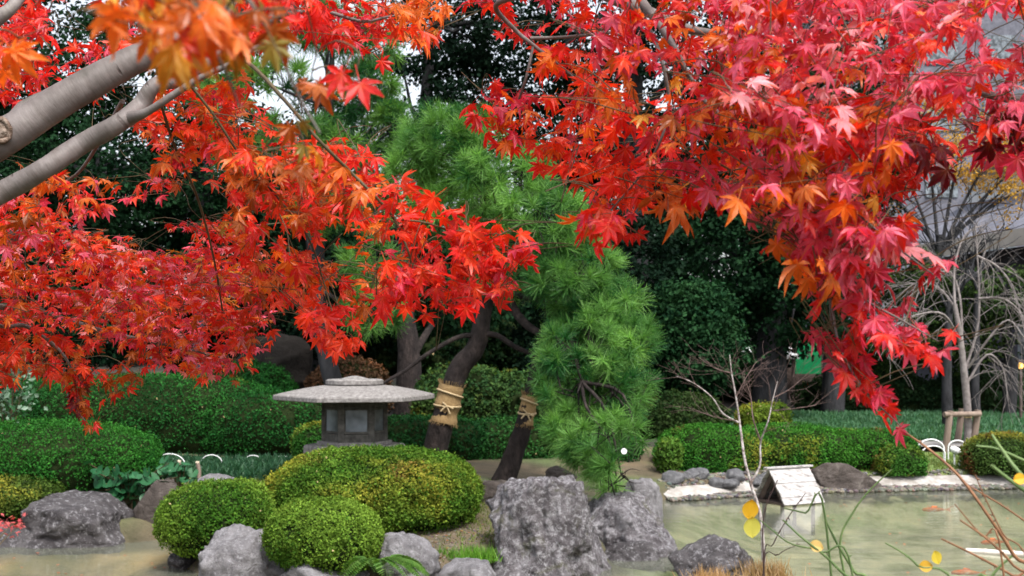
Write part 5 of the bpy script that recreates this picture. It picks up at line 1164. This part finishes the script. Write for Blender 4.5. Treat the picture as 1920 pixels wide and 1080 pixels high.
m2.branch([(995, 72, 2.75), (1050, 70, 2.75), (1100, 66, 2.7), (1150, 62, 2.7), (1190, 80, 2.7)], [4, 3, 3, 2.5, 2], 8)
m2.branch([(1000, 85, 2.75), (985, 150, 2.75), (960, 220, 2.8), (940, 250, 2.8)], [3, 2.5, 2, 1], 6)
m2.branch([(2700, -300, 2.3), (2300, 20, 2.2), (2050, 150, 2.15), (1920, 186, 2.1), (1830, 172, 2.1), (1760, 162, 2.1), (1700, 150, 2.1)], [60, 24, 12, 8, 7, 6, 5], 10)
m2.branch([(1700, 150, 2.1), (1640, 200, 2.1), (1600, 280, 2.05), (1570, 360, 2.0), (1556, 440, 2.0), (1555, 540, 2.0), (1560, 620, 2.0)], [5, 4.5, 4, 3.5, 3, 2.5, 2], 8)
m2.branch([(1920, -60, 2.2), (1830, 20, 2.2), (1760, 70, 2.2), (1690, 90, 2.2), (1600, 130, 2.2), (1500, 200, 2.2), (1440, 280, 2.2), (1400, 340, 2.2)], [8, 5, 5, 4, 4, 3, 3, 2], 8)
m2.branch([(1570, 360, 2.0), (1630, 420, 1.95), (1690, 470, 1.95), (1750, 515, 1.95)], [3, 2.5, 2, 1], 7)
m2.branch([(1556, 500, 2.0), (1620, 560, 1.95), (1690, 600, 1.95), (1760, 640, 1.95)], [3, 2.5, 2, 1], 7)
m2.branch([(1558, 560, 2.0), (1575, 650, 1.95), (1620, 730, 1.95), (1690, 800, 1.95)], [2.5, 2.2, 2, 1], 7)
m2.branch([(1256, 190, 2.2), (1240, 260, 2.2), (1200, 330, 2.25), (1140, 400, 2.3), (1110, 440, 2.3)], [3, 2.6, 2, 1.6, 1], 7)
m2.branch([(1680, 150, 2.15), (1690, 230, 2.15), (1705, 290, 2.15)], [3, 2.5, 2], 7)
m2.branch([(1880, 180, 2.1), (1850, 230, 2.1), (1890, 290, 2.1), (1940, 310, 2.1)], [3, 2.5, 2, 1], 7)
m2.branch([(1322, 190, 2.2), (1400, 260, 2.15), (1460, 340, 2.1), (1500, 430, 2.1), (1530, 520, 2.1)], [4, 3.5, 3, 2.5, 1.5], 7)
WP = dict(crimson=4.5, pink=8, red=2.2, orange=1.8, scarlet=.8, gold=.8, pale=2.2)
n_ += m2.sprays([(1340, -60), (1980, -60), (1980, 230), (1860, 250), (1740, 230), (1640, 300), (1480, 300), (1340, 220)], (1.8, 2.5), 104, WP, .0315, (-.2, -.65, 0), [(1890, 60, 45, 60), (1730, 200, 35, 22), (1560, 150, 25, 18)], droop=.25, gapn=-.2, head=(-.3, 0, -.05), twist=.5)
n_ += m2.sprays([(1150, -60), (1400, -60), (1480, 100), (1480, 320), (1330, 380), (1240, 350), (1150, 240), (1100, 120)], (1.9, 2.6), 44, dict(red=4, orange=3.5, crimson=3, pink=2, scarlet=3, gold=1.2, rust=.8), .031, (-.15, -.6, 0), [(1190, 265, 32, 28), (1330, 130, 22, 18), (1140, 130, 22, 22)], droop=.35, gapn=-.2, twist=.5)
n_ += m2.sprays([(1400, 220), (1640, 240), (1700, 300), (1620, 380), (1700, 430), (1640, 470), (1560, 440), (1480, 470), (1410, 410), (1330, 380)], (1.8, 2.3), 42, dict(crimson=4, pink=5, red=2, orange=4, gold=1, rust=1, pale=1), .033, (-.15, -.65, 0), droop=.35, twist=.5, gapn=-.22)
n_ += m2.sprays([(930, 100), (1010, 70), (1120, 100), (1180, 220), (1120, 330), (1050, 320), (930, 285), (855, 225), (900, 170)], (2.5, 2.95), 27, dict(red=6, scarlet=6, orange=3, crimson=1), .034, (0, -.5, 0), [(1030, 205, 25, 20)], droop=.35, tight=12)
n_ += m2.sprays([(860, -50), (1150, -50), (1180, 60), (1080, 60), (990, 40), (940, 80), (880, 30)], (2.5, 3.0), 14, dict(red=6, scarlet=4, crimson=2), .034, (0, -.4, 0), [(900, 30, 40, 18)], droop=.3, tight=12)
n_ += m2.sprays([(1130, 200), (1260, 240), (1250, 330), (1200, 400), (1190, 440), (1110, 465), (1075, 440), (1100, 370), (1110, 300)], (2.2, 2.5), 16, dict(red=6, scarlet=4, crimson=1, orange=1), .034, (0, -.5, 0), droop=.4, tight=10)
n_ += m2.sprays([(1230, 300), (1340, 330), (1330, 400), (1290, 415), (1220, 390)], (2.1, 2.3), 6, dict(orange=4, maroon=1.5, rust=2), .038, (0, -.5, 0), droop=.5, tight=8)
n_ += m2.sprays([(1480, 400), (1600, 360), (1700, 410), (1785, 500), (1770, 530), (1680, 500), (1640, 560), (1560, 540), (1480, 480)], (1.85, 2.1), 25, dict(crimson=4, pink=6, red=2.5, orange=.6, pale=1.8), .035, (-.1, -.6, .1), droop=.35, tight=10, twist=.5, head=(.5, 0, -.1))
n_ += m2.sprays([(1470, 440), (1560, 440), (1575, 590), (1530, 560), (1510, 500)], (1.95, 2.1), 5, dict(orange=4, rust=2, red=2), .038, (0, -.5, 0), droop=.6, tight=10)
n_ += m2.sprays([(1590, 540), (1700, 570), (1795, 645), (1775, 665), (1690, 650), (1600, 620)], (1.88, 2.0), 12, dict(crimson=5, pink=5, red=2.5), .034, (-.1, -.45, .1), droop=.4, tight=7, head=(.5, 0, -.3), nl=(3, 6))
n_ += m2.sprays([(1485, 605), (1545, 605), (1570, 650), (1500, 636)], (1.95, 2.0), 3, dict(crimson=5, red=2), .034, (-.1, -.4, .1), droop=.3, tight=8, nl=(2, 4))
n_ += m2.sprays([(1545, 630), (1600, 640), (1640, 700), (1705, 808), (1640, 765), (1565, 680)], (1.9, 2.0), 9, dict(crimson=5, red=3), .033, (-.6, -.4, -.4), droop=.8, tight=6, head=(.35, 0, -.6))
n_ += m2.sprays([(1660, 230), (1760, 230), (1790, 320), (1660, 380), (1620, 360)], (2.1, 2.4), 12, dict(red=6, scarlet=3, crimson=1), .036, (0, -.4, 0), droop=.4, tight=10)
n_ += m2.sprays([(1690, 240), (1800, 245), (1780, 335), (1700, 320)], (1.95, 2.05), 3, dict(maroon=6), .040, (0, -.7, -.2), droop=.6, nl=(2, 3), tight=10)
n_ += m2.sprays([(1800, 180), (1980, 190), (1980, 320), (1890, 290), (1830, 320)], (1.95, 2.15), 10, dict(maroon=2, crimson=3, red=4), .040, (0, -.5, 0), droop=.5, tight=10)
# the canopy goes on above and to the right of the frame
WQ = dict(crimson=4, pink=4, red=4, orange=1.5, scarlet=1.5)
n_ += m2.sprays([(1990, -420), (2750, -420), (2750, 260), (2300, 330), (1990, 240)], (1.7, 2.6), 90, WQ, .034, (0, -.5, 0), droop=.3)
n_ += m2.sprays([(950, -330), (1990, -420), (1990, -70), (950, -70)], (2.1, 3.0), 55, WQ, .034, (0, -.4, 0), droop=.3)
m2.done()
print('maple leaves', n_)

# small red maple sprig at the left edge by the water
c0 = P(-10, 1030, 10.8); c0[2] = gz(c0[0], 12.1); sd_ = thing('red_seedling', 'small pinkish red leaved seedling at the lower left edge', 'seedling', c0)
tb = MB(); cm = MB(); pos = P(8, 985, 11.0)+rng.normal(size=(60, 3))*np.array([.10, .10, .055])
for k in range(6): e = pos[k*8]; tube(tb, [c0+np.array([0, -.5, -.12]), (c0+e)/2+np.array([0, -.2, .03]), e], [.008, .006, .003], 5)
instances(cm, MT[1][0], MT[1][1], pos, rots(rng.normal(size=(60, 3)), np.array([0, -.3, .8])+rng.normal(size=(60, 3))*.4), .035, np.array([.5, .08, .09])+rng.random((60, 1))*.08)
tb.build('stems', M['twig'], sd_); cm.build('leaves', M['maple'], sd_)

# ------------------------------------------------------------------ near briar stems at the lower right
def briar(name, label, stems, col, leaves, seed, matl):
    b = P(stems[0][0][0], 640+1.5/stems[0][0][2]*F, stems[0][0][2]); b[2] = gz(b[0], b[1]); t = thing(name, label, 'briar', b); mb = MB(); rr = random.Random(seed)
    for s, r in [(q[:-1], q[-1]) for q in stems]:
        pts = [P(a, c, Y) for a, c, Y in s]; root = pts[0].copy(); g_ = gz(root[0]*.5+b[0]*.5, root[1]); rt = np.array([root[0]*.5+b[0]*.5, root[1], g_-.03])
        pts = [rt, (rt+pts[0])/2+np.array([.02, 0, .02])]+pts; rad = np.linspace(r*.8, r*.32, len(pts))/F*s[0][2]
        q = tube(mb, pts, rad, 8, (len(pts)-1)*6+1, rough=.05)
        for k in range(len(q)//5):                     # buds and thorns
            i = rr.randint(8, len(q)-2) if len(q) > 12 else 1; d = np.array([rr.gauss(0, 1), rr.gauss(0, 1), rr.gauss(.3, 1)]); d /= np.linalg.norm(d)
            tube(mb, [q[i], q[i]+d*.006], [.0016, .0005], 4, 2)
    mb.build('stems', col, t)
    if leaves:
        lm = MB()
        for (px, py, Y, s, c, up) in leaves:
            p = P(px, py, Y); n = 10; tt = np.linspace(0, 1, n); wd = np.sin(tt*math.pi)**.7*.42
            tv = np.concatenate([np.stack([-wd, tt-.5, .08*np.ones(n)+.1*(tt-.5)**2], 1), np.stack([0*tt, tt-.5, -.0*tt], 1), np.stack([wd, tt-.5, .08*np.ones(n)+.1*(tt-.5)**2], 1)])
            tf = [[k+a*n, k+(a+1)*n, k+1+(a+1)*n, k+1+a*n] for a in (0, 1) for k in range(n-1)]
            instances(lm, tv, tf, p[None], rots(np.array([up]), np.array([[.2, -1.0, .3]])), s, np.array([c]))
        lm.build('leaves', M[matl], t)
M['redstem'] = mat_noise('reddish stem', [(.3, (.13, .055, .03)), (.7, (.30, .15, .075))], 30, rough=.5, bump=.1)
M['greenstem'] = mat_noise('green stem', [(.3, (.06, .11, .035)), (.7, (.15, .22, .08))], 20, rough=.5, bump=.1)
M['darkstem'] = mat_noise('dark stem', [(.3, (.05, .03, .03)), (.7, (.12, .08, .07))], 20, rough=.6, bump=.1)
briar('briar', 'arching reddish brown briar stems at the lower right corner',
      [[(1960, 1150, 1.9), (1900, 1040, 1.9), (1855, 970, 1.9), (1800, 895, 1.92), (1745, 845, 1.95), (1690, 806, 1.98), 6],
       [(1990, 1180, 1.8), (1900, 1060, 1.8), (1850, 1010, 1.8), (1800, 975, 1.8), 5], [(1960, 1120, 1.95), (1900, 1080, 1.95), (1830, 1042, 1.95), (1765, 1010, 1.95), 5],
       [(2010, 1080, 2.0), (1960, 1010, 2.0), (1890, 955, 2.0), (1815, 910, 2.0), 4], [(1940, 1120, 1.85), (1880, 1000, 1.85), (1850, 940, 1.85), (1828, 890, 1.85), 3],
       [(1880, 1060, 1.85), (1840, 1005, 1.85), (1790, 945, 1.85), 3.5]], M['redstem'], [], 3, 'grass')
briar('briar', 'green briar stems with pale yellow leaves at the bottom right',
      [[(1640, 1150, 2.1), (1600, 1070, 2.1), (1570, 1020, 2.1), (1548, 975, 2.1), 6], [(1700, 1160, 2.0), (1590, 1082, 2.0), (1550, 1045, 2.0), (1500, 1005, 2.0), (1468, 975, 2.05), 5],
       [(1590, 1150, 2.2), (1575, 1020, 2.2), (1600, 960, 2.2), (1630, 920, 2.2), (1672, 880, 2.2), 4], [(1600, 1085, 2.05), (1540, 1035, 2.05), (1480, 1018, 2.05), (1425, 975, 2.05), 3.5],
       [(1548, 975, 2.1), (1510, 962, 2.1), (1470, 953, 2.1), 4], [(1800, 1150, 1.9), (1720, 1060, 1.9), (1690, 1035, 1.9), (1660, 1018, 1.9), 4]], M['greenstem'],
      [(1406, 955, 2.05, .034, (.72, .42, .02), (.2, 0, 1.0)), (1409, 988, 2.05, .036, (.62, .58, .10), (0, 0, -1.0)), (1530, 1024, 2.0, .024, (.75, .52, .18), (1, 0, -.35)), (1755, 1045, 1.9, .022, (.65, .5, .05), (.3, 0, -1)), (1735, 1062, 1.9, .022, (.65, .38, .04), (1, 0, 0))], 4, 'ginkgo')
briar('briar', 'thick fresh green stems crossing at the right edge',
      [[(2040, 1000, 1.7), (1960, 930, 1.7), (1910, 885, 1.7), (1880, 845, 1.72), (1860, 815, 1.74), 8], [(2040, 1040, 1.6), (1960, 950, 1.6), (1900, 905, 1.6), (1858, 872, 1.6), 9], [(2000, 900, 1.8), (1930, 868, 1.8), (1870, 842, 1.8), (1830, 836, 1.8), 6], [(1830, 1150, 1.9), (1860, 1080, 1.9), (1900, 1040, 1.9), 6]], M['greenstem'],
      [(1912, 898, 1.6, .018, (.75, .42, .03), (1, 0, .15))], 5, 'ginkgo')
briar('twig', 'dark bare twigs rising before the pond rock', [[(1425, 1200, 2.3), (1432, 1080, 2.3), (1430, 1000, 2.3), (1436, 950, 2.3), (1458, 900, 2.3), 3], [(1432, 1080, 2.3), (1450, 1020, 2.3), (1478, 970, 2.3), (1510, 925, 2.3), 2.2], [(1430, 1090, 2.3), (1460, 1040, 2.3), (1500, 1020, 2.3), 1.8]], M['darkstem'], [], 6, 'grass')
# gravel on the shore and the island margin
def gravel(name, label, pts, size):
    v, f = ico(1); n = len(pts); mb = MB(); sc = size*rng.uniform(.4, 1.5, n)
    col = np.array([.10, .09, .08])*rng.uniform(.5, 1.7, (n, 1))+rng.normal(size=(n, 3))*.012
    instances(mb, v*np.array([1, .8, .55]), f, pts, rots(unit(n)*np.array([1, 1, .15]), np.tile([0, 0, 1.0], (n, 1))), sc, np.clip(col, .02, .6), 0)
    tag(mb.build(name, M['ground']), label, 'gravel', kind='stuff')
q = scatter(5200, [(2.0, 15.2), (3.6, 16.0), (8, 16.7), (13, 16.9), (13, 17.6), (8, 17.5), (3.4, 16.9), (1.9, 16.1)]); q[:, 2] = np.maximum(q[:, 2], .02); gravel('gravel', 'fine grey gravel along the far shore', q, .035)
q = scatter(9000, [(-2.9, 10.3), (-1.7, 9.8), (.2, 9.75), (.8, 10.2), (1.0, 11.5), (.9, 14.4), (-2.6, 14.5)]); q = q[fbm(q*1.8, 3, 12) > -.05]; gravel('gravel', 'fine earthy grit on the island ground', q, .011)
o = blades('grass', scatter(5200, [(-2.9, 10.6), (.5, 10.2), (.8, 12.5), (.8, 14.6), (-2.6, 14.6)]), .035, .010, [(.06, .09, .02), (.13, .15, .04)], lean=.7); tag(o, 'sparse moss and grass on the island ground', 'grass', kind='stuff')
# fallen leaves on the bare ground
q = scatter(260, [(-1.2, 9.6), (.8, 10.0), (.9, 13.5), (-.6, 14.6), (-2.4, 13.2)]); q[:, 2] += .012; n = len(q)
mb = MB(); instances(mb, MT[0][0], MT[0][1], q, rots(rng.normal(size=(n, 3))*np.array([1, 1, .1]), np.array([0, 0, 1.0])+rng.normal(size=(n, 3))*.25), .022, np.array([.35, .16, .05])*rng.uniform(.5, 1.3, (n, 1)))
tag(mb.build('fallen_leaves', M['maple']), 'brown fallen leaves on the bare ground', 'fallen leaves', kind='stuff')

# a few leaves floating on the pond
q = np.c_[rng.uniform(1.2, 7.0, 60), rng.uniform(10.2, 16.2, 60), np.full(60, .006)]; q = q[pond_dist(q[:, 0], q[:, 1]) < -.1]; q2 = np.c_[rng.uniform(-5, -3, 14), rng.uniform(10.4, 11.8, 14), np.full(14, .006)]; q = np.concatenate([q, q2]); n = len(q)
mb = MB(); instances(mb, MT[0][0]*np.array([1, 1, .15]), MT[0][1], q, rots(rng.normal(size=(n, 3))*np.array([1, 1, .02]), np.tile([0, 0, 1.0], (n, 1))), .026, np.array([.45, .10, .03])*rng.uniform(.4, 1.4, (n, 1)))
tag(mb.build('floating_leaves', M['maple']), 'fallen maple leaves floating on the pond', 'floating leaves', kind='stuff')
